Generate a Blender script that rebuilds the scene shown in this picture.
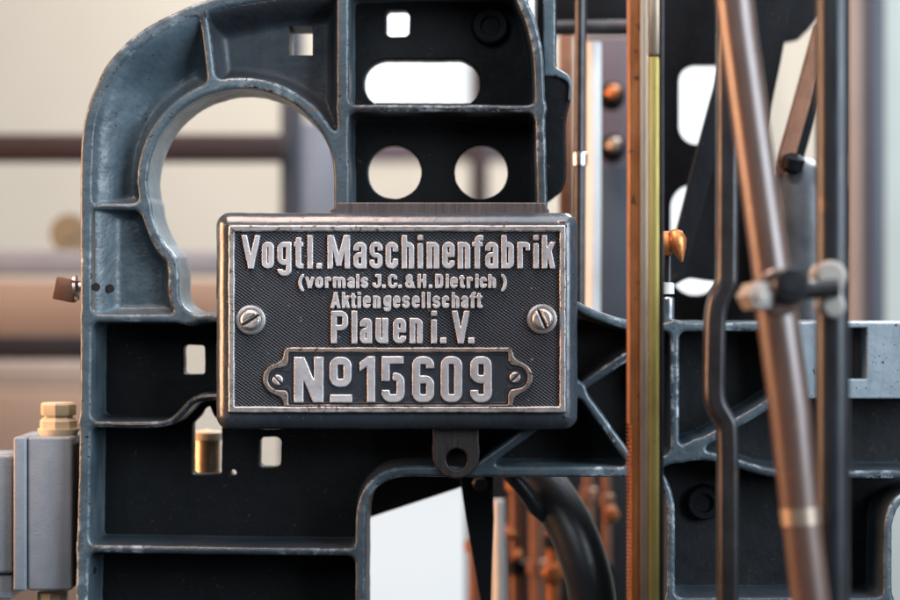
import bpy, bmesh, math, random
import numpy as np
from mathutils import Vector, Matrix
from mathutils.geometry import delaunay_2d_cdt

random.seed(7)
for o in list(bpy.data.objects):
    bpy.data.objects.remove(o)
scene = bpy.context.scene
COL = scene.collection

# ------------------------------------------------------------------ camera
# the sign face is the plane y = 0; one millimetre there is one pixel of the photograph
D = 2.1
cam_d = bpy.data.cameras.new('camera')
cam = bpy.data.objects.new('camera', cam_d)
COL.objects.link(cam)
cam.location = (0, -D, 0)
cam.rotation_euler = (math.radians(90), 0, 0)
cam_d.sensor_width = 36
cam_d.lens = 36 * D / 0.9
cam_d.clip_start = 0.05
cam_d.clip_end = 60
cam_d.dof.use_dof = True
cam_d.dof.focus_distance = D + 0.012
cam_d.dof.aperture_fstop = 1.9
scene.camera = cam

# ------------------------------------------------------------------ world and lamps
world = bpy.data.worlds.new('World')
scene.world = world
world.use_nodes = True
bgn = world.node_tree.nodes['Background']
bgn.inputs[0].default_value = (0.62, 0.74, 0.9, 1)
bgn.inputs[1].default_value = 0.035


def area(name, loc, aim, sx, sy, power, color, spread=180):
    l = bpy.data.lights.new(name, 'AREA')
    l.shape = 'RECTANGLE'
    l.size, l.size_y = sx, sy
    l.energy = power
    l.color = color
    l.spread = math.radians(spread)
    o = bpy.data.objects.new(name, l)
    COL.objects.link(o)
    o.location = loc
    o.rotation_euler = (Vector(aim) - Vector(loc)).to_track_quat('-Z', 'Y').to_euler()
    return o


area('cool_window_lamp', (2.0, -1.6, 0.8), (0, 0, 0), 1.5, 1.8, 112, (0.76, 0.88, 1.0))
area('warm_side_lamp', (-2.3, 0.05, 0.35), (-0.1, 0.0, 0), 1.1, 1.3, 30, (1.0, 0.52, 0.28), 95)
area('warm_sheen_lamp', (-0.50, -0.35, 2.1), (-0.50, -0.34, 0), 0.82, 1.8, 74, (1.0, 0.72, 0.60))  # added overhead, sized so its reflection gives the housing's warm top sheen
area('cool_sheen_lamp', (0.72, -0.35, 2.1), (0.72, -0.34, 0), 1.5, 1.8, 30, (0.72, 0.86, 1.0))  # added overhead for the blue grey sheen on the housing's right top edge
area('cool_front_lamp', (-1.1, -3.0, 1.5), (0, 0, 0), 1.4, 1.4, 24, (0.80, 0.91, 1.0))
area('cool_back_lamp', (0.9, 1.5, 1.5), (0.15, 0, -0.05), 0.8, 0.8, 95, (0.82, 0.92, 1.0))
area('wall_fill_lamp', (0.1, 2.1, 1.7), (0.1, 3.4, 0.3), 1.5, 0.6, 33, (1.0, 0.955, 0.90))  # unseen lamp added to brighten the far wall

scene.view_settings.view_transform = 'Standard'
scene.view_settings.look = 'None'
scene.view_settings.exposure = 0.15
scene.view_settings.gamma = 1.0
scene.render.engine = 'CYCLES'
scene.cycles.use_denoising = True
scene.cycles.max_bounces = 8


# ------------------------------------------------------------------ materials
class N:
    """small node-tree helper"""
    def __init__(self, name):
        self.m = bpy.data.materials.new(name)
        self.m.use_nodes = True
        self.t = self.m.node_tree
        self.b = self.t.nodes['Principled BSDF']
        self.tc = self.t.nodes.new('ShaderNodeTexCoord')

    def link(self, a, b):
        self.t.links.new(a, b)

    def noise(self, scale, detail=4, rough=0.55, stretch=None, dist=0.0):
        n = self.t.nodes.new('ShaderNodeTexNoise')
        n.inputs['Scale'].default_value = scale
        n.inputs['Detail'].default_value = detail
        n.inputs['Roughness'].default_value = rough
        n.inputs['Distortion'].default_value = dist
        if stretch:
            mp = self.t.nodes.new('ShaderNodeMapping')
            mp.inputs['Scale'].default_value = stretch
            self.link(self.tc.outputs['Object'], mp.inputs['Vector'])
            self.link(mp.outputs[0], n.inputs['Vector'])
        else:
            self.link(self.tc.outputs['Object'], n.inputs['Vector'])
        return n.outputs['Fac']

    def ramp(self, fac, lo, hi):
        r = self.t.nodes.new('ShaderNodeMapRange')
        r.inputs['From Min'].default_value = lo
        r.inputs['From Max'].default_value = hi
        self.link(fac, r.inputs['Value'])
        return r.outputs[0]

    def math(self, op, a, b=None):
        n = self.t.nodes.new('ShaderNodeMath')
        n.operation = op
        for i, v in enumerate((a, b)):
            if v is None:
                continue
            if isinstance(v, (int, float)):
                n.inputs[i].default_value = v
            else:
                self.link(v, n.inputs[i])
        return n.outputs[0]

    def mix(self, fac, a, b):
        n = self.t.nodes.new('ShaderNodeMix')
        n.data_type = 'RGBA'
        if isinstance(fac, (int, float)):
            n.inputs[0].default_value = fac
        else:
            self.link(fac, n.inputs[0])
        for i, v in ((6, a), (7, b)):
            if isinstance(v, tuple):
                n.inputs[i].default_value = (*v, 1)
            else:
                self.link(v, n.inputs[i])
        return n.outputs[2]

    def attr(self, name):
        n = self.t.nodes.new('ShaderNodeAttribute')
        n.attribute_name = name
        return n.outputs['Fac']

    def bump(self, h, strength=0.3, dist=0.001, prev=None):
        n = self.t.nodes.new('ShaderNodeBump')
        n.inputs['Strength'].default_value = strength
        n.inputs['Distance'].default_value = dist
        self.link(h, n.inputs['Height'])
        if prev is not None:
            self.link(prev, n.inputs['Normal'])
        return n.outputs[0]

    def done(self, color=None, rough=None, metal=0.0, normal=None, spec=None):
        for key, v in (('Base Color', color), ('Roughness', rough), ('Metallic', metal), ('Normal', normal),
                       ('Specular IOR Level', spec)):
            if v is None:
                continue
            s = self.b.inputs[key]
            if isinstance(v, tuple):
                s.default_value = (*v, 1)
            elif isinstance(v, (int, float)):
                s.default_value = v
            else:
                self.link(v, s)
        return self.m


def paint(name, c1, c2, chip=(0.012, 0.011, 0.011), pale=(0.42, 0.47, 0.5), rough=0.42, lump=0.6, wear=1.0, rust=(0.10, 0.045, 0.022), gritty=1.0, spec=0.5, dark_tone=None):
    """old brush-painted casting: blotchy paint, chipped along its edges"""
    n = N(name)
    col = n.mix(n.ramp(n.noise(14, 5, 0.6), 0.35, 0.68), c1, c2)
    col = n.mix(n.math('MULTIPLY', n.ramp(n.noise(55, 4, 0.6), 0.52, 0.75), 0.35), col, tuple(x * 0.55 for x in c1))
    if dark_tone:
        o_ = n.ramp(n.math('ADD', n.attr('dark_tone'), n.math('MULTIPLY', n.math('SUBTRACT', n.noise(22, 4, 0.6), 0.5), 0.5)), 0.0, 1.0)
        col = n.mix(o_, col, dark_tone)  # mixes towards a darker colour, rib by rib
    streak = n.noise(9, 5, 0.7, (5, 5, 0.9), 0.6)
    col = n.mix(n.math('MULTIPLY', n.ramp(streak, 0.52, 0.72), 0.45), col, tuple(x * 0.4 for x in c1))
    e = n.attr('edge')
    fine = n.noise(210, 3, 0.65)
    mid = n.noise(75, 4, 0.7)
    # pale rubbed paint on the edges
    pm = n.math('MULTIPLY', n.ramp(mid, 0.45, 0.58), n.math('MULTIPLY', n.math('MULTIPLY', n.ramp(e, 0.35, 0.95), n.ramp(n.noise(11, 4, 0.65), 0.49, 0.60)), min(0.95, 0.8 * wear)))
    col = n.mix(pm, col, pale)
    # black and rusty chips
    th = n.math('ADD', fine, n.math('MULTIPLY', n.math('MULTIPLY', e, n.ramp(n.noise(7, 3), 0.36, 0.6)), 0.12 * wear))
    th = n.math('ADD', th, n.math('MULTIPLY', n.ramp(n.noise(24, 3), 0.4, 0.7), 0.06))
    ch = n.ramp(th, 0.685, 0.71)
    col = n.mix(n.math('MULTIPLY', ch, 0.95), col, n.mix(n.ramp(n.noise(40), 0.45, 0.6), chip, rust))
    bm = n.bump(n.noise(38, 3, 0.5), 0.35 * lump, 0.004)
    bm = n.bump(n.noise(230, 3, 0.6), 0.22 * gritty, 0.001, bm)
    bm = n.bump(ch, 0.5, -0.0006, bm)
    r = n.math('ADD', n.math('MULTIPLY', n.noise(60, 4), 0.3), rough - 0.15)
    return n.done(col, r, 0.0, bm, spec)


def metal(name, c1, c2, rough=0.35, metallic=1.0, scale=40, stretch=None, bump=0.15, spot=None, spot_t=0.62):
    n = N(name)
    col = n.mix(n.ramp(n.noise(scale, 5, 0.65, stretch), 0.35, 0.68), c1, c2)
    if spot:
        col = n.mix(n.ramp(n.noise(scale * 2.3, 4, 0.7), spot_t, spot_t + 0.06), col, spot)
    bm = n.bump(n.noise(scale * 4, 3, 0.6, stretch), bump, 0.0008)
    r = n.math('ADD', n.math('MULTIPLY', n.noise(scale * 1.5, 4, 0.6), 0.3), rough - 0.15)
    return n.done(col, r, metallic, bm)


def plain(name, c1, c2, rough=0.6, scale=6, bump=0.1, stretch=None, spec=0.4):
    n = N(name)
    col = n.mix(n.ramp(n.noise(scale, 5, 0.6, stretch), 0.3, 0.7), c1, c2)
    bm = n.bump(n.noise(scale * 8, 3, 0.6, stretch), bump, 0.002)
    return n.done(col, rough, 0.0, bm, spec)


M = {}
M['iron'] = paint('blue_grey_paint', (0.045, 0.070, 0.088), (0.108, 0.148, 0.170), rough=0.36, pale=(0.40, 0.47, 0.51), lump=1.3, gritty=1.7, dark_tone=(0.020, 0.026, 0.033))
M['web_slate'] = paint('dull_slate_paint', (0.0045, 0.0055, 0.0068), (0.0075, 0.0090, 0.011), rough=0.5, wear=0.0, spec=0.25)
M['iron_floor'] = paint('slate_paint', (0.060, 0.090, 0.115), (0.088, 0.125, 0.155), rough=0.45, lump=1.2, wear=0.0)
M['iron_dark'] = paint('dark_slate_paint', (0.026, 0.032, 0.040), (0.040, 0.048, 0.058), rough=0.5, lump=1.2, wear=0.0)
M['web_black'] = paint('near_black_web', (0.0032, 0.0036, 0.0042), (0.0060, 0.0066, 0.0078), rough=0.55, lump=0.6, wear=0.0, gritty=1.2, spec=0.25)  # even near-black colour given to the deep webs
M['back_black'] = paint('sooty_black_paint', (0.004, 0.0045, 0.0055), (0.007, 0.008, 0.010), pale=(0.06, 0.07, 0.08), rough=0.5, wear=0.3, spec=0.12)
M['pale_iron'] = paint('pale_grey_paint', (0.17, 0.215, 0.245), (0.215, 0.26, 0.29), pale=(0.42, 0.47, 0.5), rough=0.45, lump=0.8)
M['pad'] = metal('filed_brown_iron', (0.07, 0.056, 0.054), (0.13, 0.105, 0.10), rough=0.5, metallic=0.4, scale=30, stretch=(8, 1, 0.6), bump=0.5)
M['lug'] = metal('dark_filed_iron', (0.030, 0.025, 0.024), (0.060, 0.050, 0.047), rough=0.5, metallic=0.4, scale=30, stretch=(8, 1, 0.6), bump=0.5)
M['housing'] = paint('charcoal_enamel', (0.040, 0.048, 0.060), (0.060, 0.070, 0.084), pale=(0.22, 0.24, 0.27), rough=0.24, lump=0.18, wear=0.2, gritty=0.4, spec=0.8)
M['silver'] = metal('worn_letter_metal', (0.58, 0.55, 0.55), (0.90, 0.87, 0.87), rough=0.44, metallic=0.75, scale=48, bump=0.22, spot=(0.30, 0.27, 0.26), spot_t=0.68)
M['border'] = metal('worn_border_metal', (0.40, 0.37, 0.36), (0.62, 0.59, 0.58), rough=0.44, metallic=0.85, scale=80, bump=0.3, spot=(0.16, 0.12, 0.10), spot_t=0.58)
M['bronze'] = metal('bronze_rim_metal', (0.30, 0.25, 0.22), (0.45, 0.39, 0.35), rough=0.45, metallic=0.85, scale=80, bump=0.3, spot=(0.10, 0.08, 0.07), spot_t=0.58)
M['screw'] = metal('screw_steel', (0.58, 0.54, 0.52), (0.74, 0.70, 0.68), rough=0.40, metallic=0.9, scale=70, bump=0.25, spot=(0.28, 0.22, 0.19), spot_t=0.63)
M['slot'] = plain('recess_dark', (0.01, 0.009, 0.009), (0.016, 0.014, 0.013), 0.8)  # near-black floors of screw slots, drilled holes and lug bore
M['num_field'] = paint('navy_enamel', (0.022, 0.026, 0.036), (0.034, 0.039, 0.050), pale=(0.2, 0.2, 0.22), rough=0.45, lump=0.5, wear=0.0)
M['steel'] = metal('bare_steel', (0.42, 0.44, 0.48), (0.58, 0.60, 0.64), rough=0.34, metallic=1.0, scale=25, stretch=(3, 3, 0.5), bump=0.1, spot=(0.20, 0.13, 0.10), spot_t=0.66)
M['dark_steel'] = metal('dark_steel', (0.028, 0.026, 0.027), (0.060, 0.057, 0.060), rough=0.34, metallic=0.6, scale=25, bump=0.12, spot=(0.09, 0.05, 0.035), spot_t=0.62)
M['rod_steel'] = metal('oiled_brown_rod', (0.075, 0.038, 0.027), (0.12, 0.068, 0.050), rough=0.45, metallic=0.2, scale=18, stretch=(4, 4, 0.6), bump=0.12, spot=(0.26, 0.12, 0.06), spot_t=0.66)
_b = M['rod_steel'].node_tree.nodes['Principled BSDF']      # oily film
_b.inputs['Coat Weight'].default_value = 0.8
_b.inputs['Coat Roughness'].default_value = 0.30
_b.inputs['Coat IOR'].default_value = 1.6
M['grey_rod'] = metal('dull_grey_rod', (0.011, 0.012, 0.014), (0.024, 0.026, 0.030), rough=0.36, metallic=0.35, scale=18, stretch=(4, 4, 0.6), bump=0.1, spot=(0.10, 0.06, 0.04), spot_t=0.66)
M['casing'] = metal('scuffed_grey_casing', (0.035, 0.039, 0.044), (0.060, 0.066, 0.073), rough=0.40, metallic=0.2, scale=30, bump=0.3)
M['copper'] = metal('copper', (0.48, 0.155, 0.045), (0.66, 0.25, 0.085), rough=0.42, metallic=0.7, scale=40, bump=0.25, spot=(0.20, 0.07, 0.03), spot_t=0.62)
M['rack_copper'] = metal('tarnished_copper', (0.26, 0.085, 0.026), (0.42, 0.155, 0.052), rough=0.42, metallic=0.7, scale=30, stretch=(3, 3, 0.5), bump=0.3, spot=(0.09, 0.035, 0.018), spot_t=0.6)
M['light_brass'] = metal('pale_brass', (0.58, 0.40, 0.24), (0.70, 0.52, 0.33), rough=0.35, metallic=0.8)
M['rust_brown'] = metal('rusty_brown_steel', (0.16, 0.075, 0.045), (0.26, 0.125, 0.075), rough=0.45, metallic=0.6, scale=40, bump=0.2)
M['brass'] = metal('olive_brass', (0.33, 0.26, 0.075), (0.45, 0.36, 0.12), rough=0.42, metallic=0.75, scale=20, stretch=(4, 4, 0.3), bump=0.1, spot=(0.24, 0.20, 0.08), spot_t=0.66)
M['strip'] = metal('pale_strip_steel', (0.34, 0.26, 0.19), (0.44, 0.35, 0.27), rough=0.4, metallic=0.8, scale=20, stretch=(4, 4, 0.3), bump=0.1)
M['boss_cream'] = plain('cream_grey_boss', (0.24, 0.215, 0.19), (0.33, 0.30, 0.26), 0.4, 30)
M['white_metal'] = plain('white_enamel', (0.62, 0.62, 0.60), (0.72, 0.72, 0.70), 0.4, 20)
M['box_grey'] = plain('grey_plastic', (0.20, 0.235, 0.27), (0.245, 0.28, 0.32), 0.40, 60, 0.25)
M['gasket'] = plain('black_gasket', (0.012, 0.012, 0.013), (0.02, 0.02, 0.02), 0.7)
M['cream'] = plain('cream_plastic', (0.60, 0.50, 0.34), (0.68, 0.58, 0.41), 0.4, 40)
M['hose'] = plain('black_rubber', (0.014, 0.015, 0.018), (0.02, 0.022, 0.026), 0.36, 30, 0.15, spec=0.8)
M['wall'] = plain('cream_plaster', (0.72, 0.655, 0.55), (0.79, 0.73, 0.625), 0.85, 2.0, 0.2)
M['wood'] = plain('dark_red_wood', (0.016, 0.007, 0.006), (0.030, 0.012, 0.010), 0.5, 8, 0.2, (0.4, 3, 6))
M['grey_rail'] = plain('grey_rail_paint', (0.20, 0.205, 0.225), (0.26, 0.265, 0.285), 0.45, 6)
M['pink_wood'] = plain('pink_tan_board', (0.34, 0.235, 0.17), (0.42, 0.30, 0.225), 0.6, 4, 0.2, (0.3, 3, 4))
M['tan_board'] = plain('tan_board', (0.32, 0.22, 0.16), (0.40, 0.29, 0.22), 0.6, 4, 0.2, (0.3, 3, 4))
M['tan_light'] = plain('grey_tan_board', (0.36, 0.31, 0.27), (0.42, 0.37, 0.33), 0.6, 4)
M['pulley'] = plain('olive_tan_paint', (0.16, 0.125, 0.07), (0.22, 0.175, 0.11), 0.5, 6)
M['mauve'] = plain('mauve_paint', (0.09, 0.07, 0.085), (0.13, 0.105, 0.12), 0.5, 6)
M['post_blue'] = plain('dark_blue_post_paint', (0.030, 0.037, 0.052), (0.045, 0.053, 0.072), 0.45, 6)
M['cabinet'] = plain('cabinet_grey_paint', (0.13, 0.16, 0.20), (0.19, 0.22, 0.27), 0.45, 3)
M['shelf'] = plain('dark_shelf_paint', (0.020, 0.014, 0.015), (0.035, 0.025, 0.027), 0.5, 6)
M['panel_blue'] = plain('blue_grey_panel_paint', (0.035, 0.050, 0.068), (0.055, 0.072, 0.095), 0.45, 6)
M['mint'] = plain('pale_mint_paint', (0.40, 0.48, 0.46), (0.46, 0.54, 0.52), 0.5, 6)
M['rose'] = plain('pale_rose_paint', (0.37, 0.34, 0.33), (0.45, 0.41, 0.40), 0.5, 6)
M['white'] = plain('white_sheet', (0.82, 0.83, 0.84), (0.86, 0.87, 0.88), 0.6, 4, 0.1)


def hatched():
    n = N('hatched_navy_field')
    sep = n.t.nodes.new('ShaderNodeSeparateXYZ')
    n.link(n.tc.outputs['Object'], sep.inputs[0])
    x, z = sep.outputs[0], sep.outputs[2]

    def wave(ax, az, pitch):
        s = n.math('ADD', n.math('MULTIPLY', x, ax), n.math('MULTIPLY', z, az))
        s = n.math('ADD', s, n.math('MULTIPLY', n.noise(60, 2), 0.0014))
        return n.math('ADD', n.math('MULTIPLY', n.math('SINE', n.math('MULTIPLY', s, 2 * math.pi / pitch)), 0.5), 0.5)
    a = wave(0.58, 0.81, 0.0025)
    b = wave(-0.62, 0.78, 0.0029)
    h = n.math('ADD', n.math('MULTIPLY', a, 0.62), n.math('MULTIPLY', b, 0.38))
    rub = n.ramp(n.noise(16, 4), 0.35, 0.7)
    top = n.math('MULTIPLY', n.ramp(h, 0.48, 0.85), n.math('ADD', n.math('MULTIPLY', rub, 0.45), 0.45))
    col = n.mix(top, (0.006, 0.007, 0.011), (0.085, 0.094, 0.115))
    col = n.mix(n.ramp(n.noise(130, 3, 0.7), 0.66, 0.72), col, (0.22, 0.22, 0.24))
    bm = n.bump(h, 0.7, 0.0012)
    return n.done(col, 0.5, 0.25, bm)


M['hatch'] = hatched()


# ------------------------------------------------------------------ object helpers
def pt(u, v, y=0.0):
    k = (D + y) / D
    return Vector(((u - 450) / 1000 * k, y, (300 - v) / 1000 * k))


def tag(o, label, cat, group=None, kind=None):
    if label:
        o['label'] = label
    if cat:
        o['category'] = cat
    if group:
        o['group'] = group
    if kind:
        o['kind'] = kind
    return o


def thing(name, loc, label, cat, group=None):
    o = bpy.data.objects.new(name, None)
    o.empty_display_size = 0.02
    COL.objects.link(o)
    o.location = loc
    return tag(o, label, cat, group)


def world_loc(o):
    v = Vector(o.location)
    p = o.parent
    while p is not None:
        v = v + Vector(p.location)
        p = p.parent
    return v


def add(name, me, mat, parent=None, at=None):
    """link a mesh whose vertices are in world space; its origin moves to `at` (or to the parent's)"""
    o = bpy.data.objects.new(name, me)
    COL.objects.link(o)
    if mat is not None and not me.materials:
        me.materials.append(M[mat])
    if parent is not None:
        o.parent = parent
        base = world_loc(parent)
        org = Vector(at) if at is not None else base
        o.location = org - base
    else:
        org = Vector(at) if at is not None else Vector((0, 0, 0))
        o.location = org
    if org.length > 0 and not me.get('moved'):
        me.transform(Matrix.Translation(-org))
        me['moved'] = 1
    return o


def to_mesh(bm, name='mesh', smooth=True, angle=None):
    bmesh.ops.recalc_face_normals(bm, faces=bm.faces[:])
    me = bpy.data.meshes.new(name)
    bm.to_mesh(me)
    bm.free()
    if smooth:
        me.polygons.foreach_set('use_smooth', [True] * len(me.polygons))
        if angle:
            me.set_sharp_from_angle(angle=math.radians(angle))
    return me


# ------------------------------------------------------------------ 2-D distance fields -> bevelled solids
def s_poly(X, Y, pts):
    d = np.full(X.shape, 1e18)
    s = np.ones(X.shape)
    n = len(pts)
    for i in range(n):
        ax, ay = pts[i]
        bx, by = pts[i - 1]
        ex, ey = bx - ax, by - ay
        wx, wy = X - ax, Y - ay
        t = np.clip((wx * ex + wy * ey) / (ex * ex + ey * ey + 1e-12), 0, 1)
        dx, dy = wx - ex * t, wy - ey * t
        d = np.minimum(d, dx * dx + dy * dy)
        c1, c2, c3 = Y >= ay, Y < by, ex * wy > ey * wx
        flip = (c1 & c2 & c3) | (~c1 & ~c2 & ~c3)
        s = np.where(flip, -s, s)
    return s * np.sqrt(d)


def s_stroke(X, Y, pts, hw):
    d = np.full(X.shape, 1e9)
    hws = hw if isinstance(hw, (list, tuple)) else [hw] * len(pts)
    for i in range(len(pts) - 1):
        ax, ay = pts[i]
        bx, by = pts[i + 1]
        ex, ey = bx - ax, by - ay
        t = np.clip(((X - ax) * ex + (Y - ay) * ey) / (ex * ex + ey * ey + 1e-12), 0, 1)
        w = hws[i] + (hws[i + 1] - hws[i]) * t
        d = np.minimum(d, np.hypot(X - ax - ex * t, Y - ay - ey * t) - w)
    return d


def s_rbox(X, Y, x0, y0, x1, y1, r=0.0):
    cx, cy, hx, hy = (x0 + x1) / 2, (y0 + y1) / 2, (x1 - x0) / 2, (y1 - y0) / 2
    r = min(r, hx, hy)
    qx, qy = np.abs(X - cx) - hx + r, np.abs(Y - cy) - hy + r
    return np.hypot(np.maximum(qx, 0), np.maximum(qy, 0)) + np.minimum(np.maximum(qx, qy), 0) - r


def s_circ(X, Y, cx, cy, r):
    return np.hypot(X - cx, Y - cy) - r


def smin(a, b, k):
    h = np.clip(0.5 + 0.5 * (b - a) / k, 0, 1)
    return b + (a - b) * h - k * h * (1 - h)


def smax(a, b, k):
    return -smin(-a, -b, k)


def wob(X, Y, amp=0.45, sc=1.0):
    """hand-made unevenness of an outline"""
    return amp * (np.sin(0.113 * sc * X + 2.1 * np.sin(0.061 * sc * Y)) * 0.5 + np.sin(0.147 * sc * Y + 1.7 * np.sin(0.083 * sc * X)) * 0.5
                  + 0.35 * np.sin(0.41 * sc * X + 0.37 * sc * Y) + 0.25 * np.sin(0.73 * sc * Y - 0.61 * sc * X))


def contours(F, xs, ys):
    ins = F < 0
    mixed = (ins[:-1, :-1].astype(int) + ins[:-1, 1:] + ins[1:, 1:] + ins[1:, :-1])
    nxt, pos = {}, {}

    def cross(key):
        if key in pos:
            return
        t, j, i = key
        if t == 0:
            f0, f1 = F[j, i], F[j, i + 1]
            a = f0 / (f0 - f1)
            pos[key] = (xs[i] + (xs[i + 1] - xs[i]) * a, ys[j])
        else:
            f0, f1 = F[j, i], F[j + 1, i]
            a = f0 / (f0 - f1)
            pos[key] = (xs[i], ys[j] + (ys[j + 1] - ys[j]) * a)
    for j, i in np.argwhere((mixed > 0) & (mixed < 4)):
        j, i = int(j), int(i)
        c = (ins[j, i], ins[j, i + 1], ins[j + 1, i + 1], ins[j + 1, i])
        e = ((0, j, i), (1, j, i + 1), (0, j + 1, i), (1, j, i))
        for q in range(4):
            if c[q] and not c[(q + 1) % 4]:
                for w in range(1, 4):
                    q2 = (q + w) % 4
                    if not c[q2] and c[(q2 + 1) % 4]:
                        cross(e[q])
                        cross(e[q2])
                        nxt[e[q]] = e[q2]
                        break
    loops = []
    while nxt:
        k0 = next(iter(nxt))
        k, lp = k0, []
        while k in nxt:
            lp.append(pos[k])
            k = nxt.pop(k)
        if len(lp) > 5:
            loops.append(np.array(lp))
    return loops


def simplify(lp, tol):
    for _ in range(6):
        n = len(lp)
        if n < 9:
            break
        a, b, c = np.roll(lp, 1, 0), lp, np.roll(lp, -1, 0)
        ac = c - a
        L = np.hypot(ac[:, 0], ac[:, 1]) + 1e-9
        d = np.abs(ac[:, 0] * (b[:, 1] - a[:, 1]) - ac[:, 1] * (b[:, 0] - a[:, 0])) / L
        can = d < tol
        keep = np.ones(n, bool)
        last = False
        for i in range(n):
            if can[i] and not last:
                keep[i] = False
                last = True
            else:
                last = False
        if keep.all():
            break
        lp = lp[keep]
    return lp


def field_loops(f, box, res, tol=0.05):
    x0, y0, x1, y1 = box
    xs = np.arange(x0 - 3 * res, x1 + 3.5 * res, res)
    ys = np.arange(y0 - 3 * res, y1 + 3.5 * res, res)
    X, Y = np.meshgrid(xs, ys)
    F = f(X, Y)
    F[0, :] = F[-1, :] = 1.0
    F[:, 0] = F[:, -1] = 1.0
    F = np.where(F == 0, 1e-6, F)
    return [simplify(l, tol) for l in contours(F, xs, ys)]


def solid(loops, rings, k=1.0, shift=(0, 0), cap_front=True, name='mesh'):
    """loops in photo pixels; rings = (outward offset in px, y in m, edge wear 0..1), back to front"""
    verts, faces, smooth, edge = [], [], [], []
    rows = []
    for lp in loops:
        d0 = lp - np.roll(lp, 1, 0)
        d1 = np.roll(lp, -1, 0) - lp
        for dd in (d0, d1):
            dd /= (np.hypot(dd[:, 0], dd[:, 1]) + 1e-9)[:, None]
        n0 = np.stack([d0[:, 1], -d0[:, 0]], 1)
        n1 = np.stack([d1[:, 1], -d1[:, 0]], 1)
        nn = n0 + n1
        nn /= (np.hypot(nn[:, 0], nn[:, 1]) + 1e-9)[:, None]
        c = np.clip((nn * n0).sum(1), 0.7, 1)
        nn /= c[:, None]
        m = len(lp)
        prev = None
        rw = []
        for off, y, ev in rings:
            st = len(verts)
            P = lp + nn * (off(lp, nn)[:, None] if callable(off) else off)
            for u, v in P:
                verts.append(((u + shift[0] - 450) / 1000 * k, y, (300 - v - shift[1]) / 1000 * k))
            edge += [ev] * m
            rw.append((st, P))
            if prev is not None:
                for i in range(m):
                    j = (i + 1) % m
                    faces.append((prev + i, prev + j, st + j, st + i))
                    smooth.append(True)
            prev = st
        rows.append(rw)
    for which in ((0, -1) if cap_front else (0,)):
        co, idx, ed = [], [], []
        for rw in rows:
            st, P = rw[which]
            b = len(co)
            m = len(P)
            co += [Vector((p[0], p[1])) for p in P]
            idx += [st + i for i in range(m)]
            ed += [(b + i, b + (i + 1) % m) for i in range(m)]
        vo, _, fo, ov, _, _ = delaunay_2d_cdt(co, ed, [], 2, 1e-6)
        mp = []
        for i, v in enumerate(vo):
            if ov[i]:
                mp.append(idx[ov[i][0]])
            else:
                mp.append(len(verts))
                verts.append(((v[0] + shift[0] - 450) / 1000 * k, rings[which][1], (300 - v[1] - shift[1]) / 1000 * k))
                edge.append(0.0)
        if fo:
            vx = np.array([(v[0], v[1]) for v in vo])
            cen = np.array([vx[list(f)].mean(0) for f in fo])
            odd = np.zeros(len(fo), bool)
            for rw in rows:
                P = rw[which][1]
                Q = np.roll(P, -1, 0)
                for (ax, ay), (bx, by) in zip(P, Q):
                    if ay == by:
                        continue
                    hit = ((ay > cen[:, 1]) != (by > cen[:, 1])) & (cen[:, 0] < (bx - ax) * (cen[:, 1] - ay) / (by - ay) + ax)
                    odd ^= hit
            for f, keep in zip(fo, odd):
                if keep:
                    faces.append(tuple(mp[i] for i in f))
                    smooth.append(False)
    me = bpy.data.meshes.new(name)
    me.from_pydata(verts, [], faces)
    at = me.attributes.new('edge', 'FLOAT', 'POINT')
    at.data.foreach_set('value', edge)
    me.polygons.foreach_set('use_smooth', smooth)
    bm = bmesh.new()
    bm.from_mesh(me)
    bmesh.ops.recalc_face_normals(bm, faces=bm.faces[:])
    bm.to_mesh(me)
    bm.free()
    return me


def rim_rings(front, back, bev=2.6, flare=0.0, draft=1.0):
    r = []
    if flare:
        for a in (0, 22, 45, 68, 90):
            q = math.radians(a)
            r.append((draft + flare * (1 - math.sin(q)), back - flare * (1 - math.cos(q)) / 1000, 0.0))
    else:
        r.append((draft, back, 0.0))
    r.append((0.0, front + bev * 1.7 / 1000, 0.15))
    for a in (0, 25, 50, 72, 90):
        q = math.radians(a)
        r.append((-bev * (1 - math.cos(q)), front + bev * (1 - math.sin(q)) / 1000, (0.45, 0.9, 1.0, 0.7, 0.35)[(0, 25, 50, 72, 90).index(a)]))
    return r


def spline(pts, n=8):
    P = [Vector(p) for p in pts]
    out = []
    for i in range(len(P) - 1):
        p0 = P[i - 1] if i else P[0] * 2 - P[1]
        p1, p2 = P[i], P[i + 1]
        p3 = P[i + 2] if i + 2 < len(P) else P[-1] * 2 - P[-2]
        for q in range(n):
            t = q / n
            out.append(0.5 * ((2 * p1) + (p2 - p0) * t + (2 * p0 - 5 * p1 + 4 * p2 - p3) * t * t + (3 * p1 - p0 - 3 * p2 + p3) * t ** 3))
    out.append(P[-1])
    return [tuple(p) for p in out]


# ------------------------------------------------------------------ solids of revolution, tubes, boxes
def frame_axes(d):
    d = d.normalized()
    a = Vector((0, 0, 1)) if abs(d.z) < 0.9 else Vector((1, 0, 0))
    x = d.cross(a).normalized()
    return x, d.cross(x).normalized()


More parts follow.
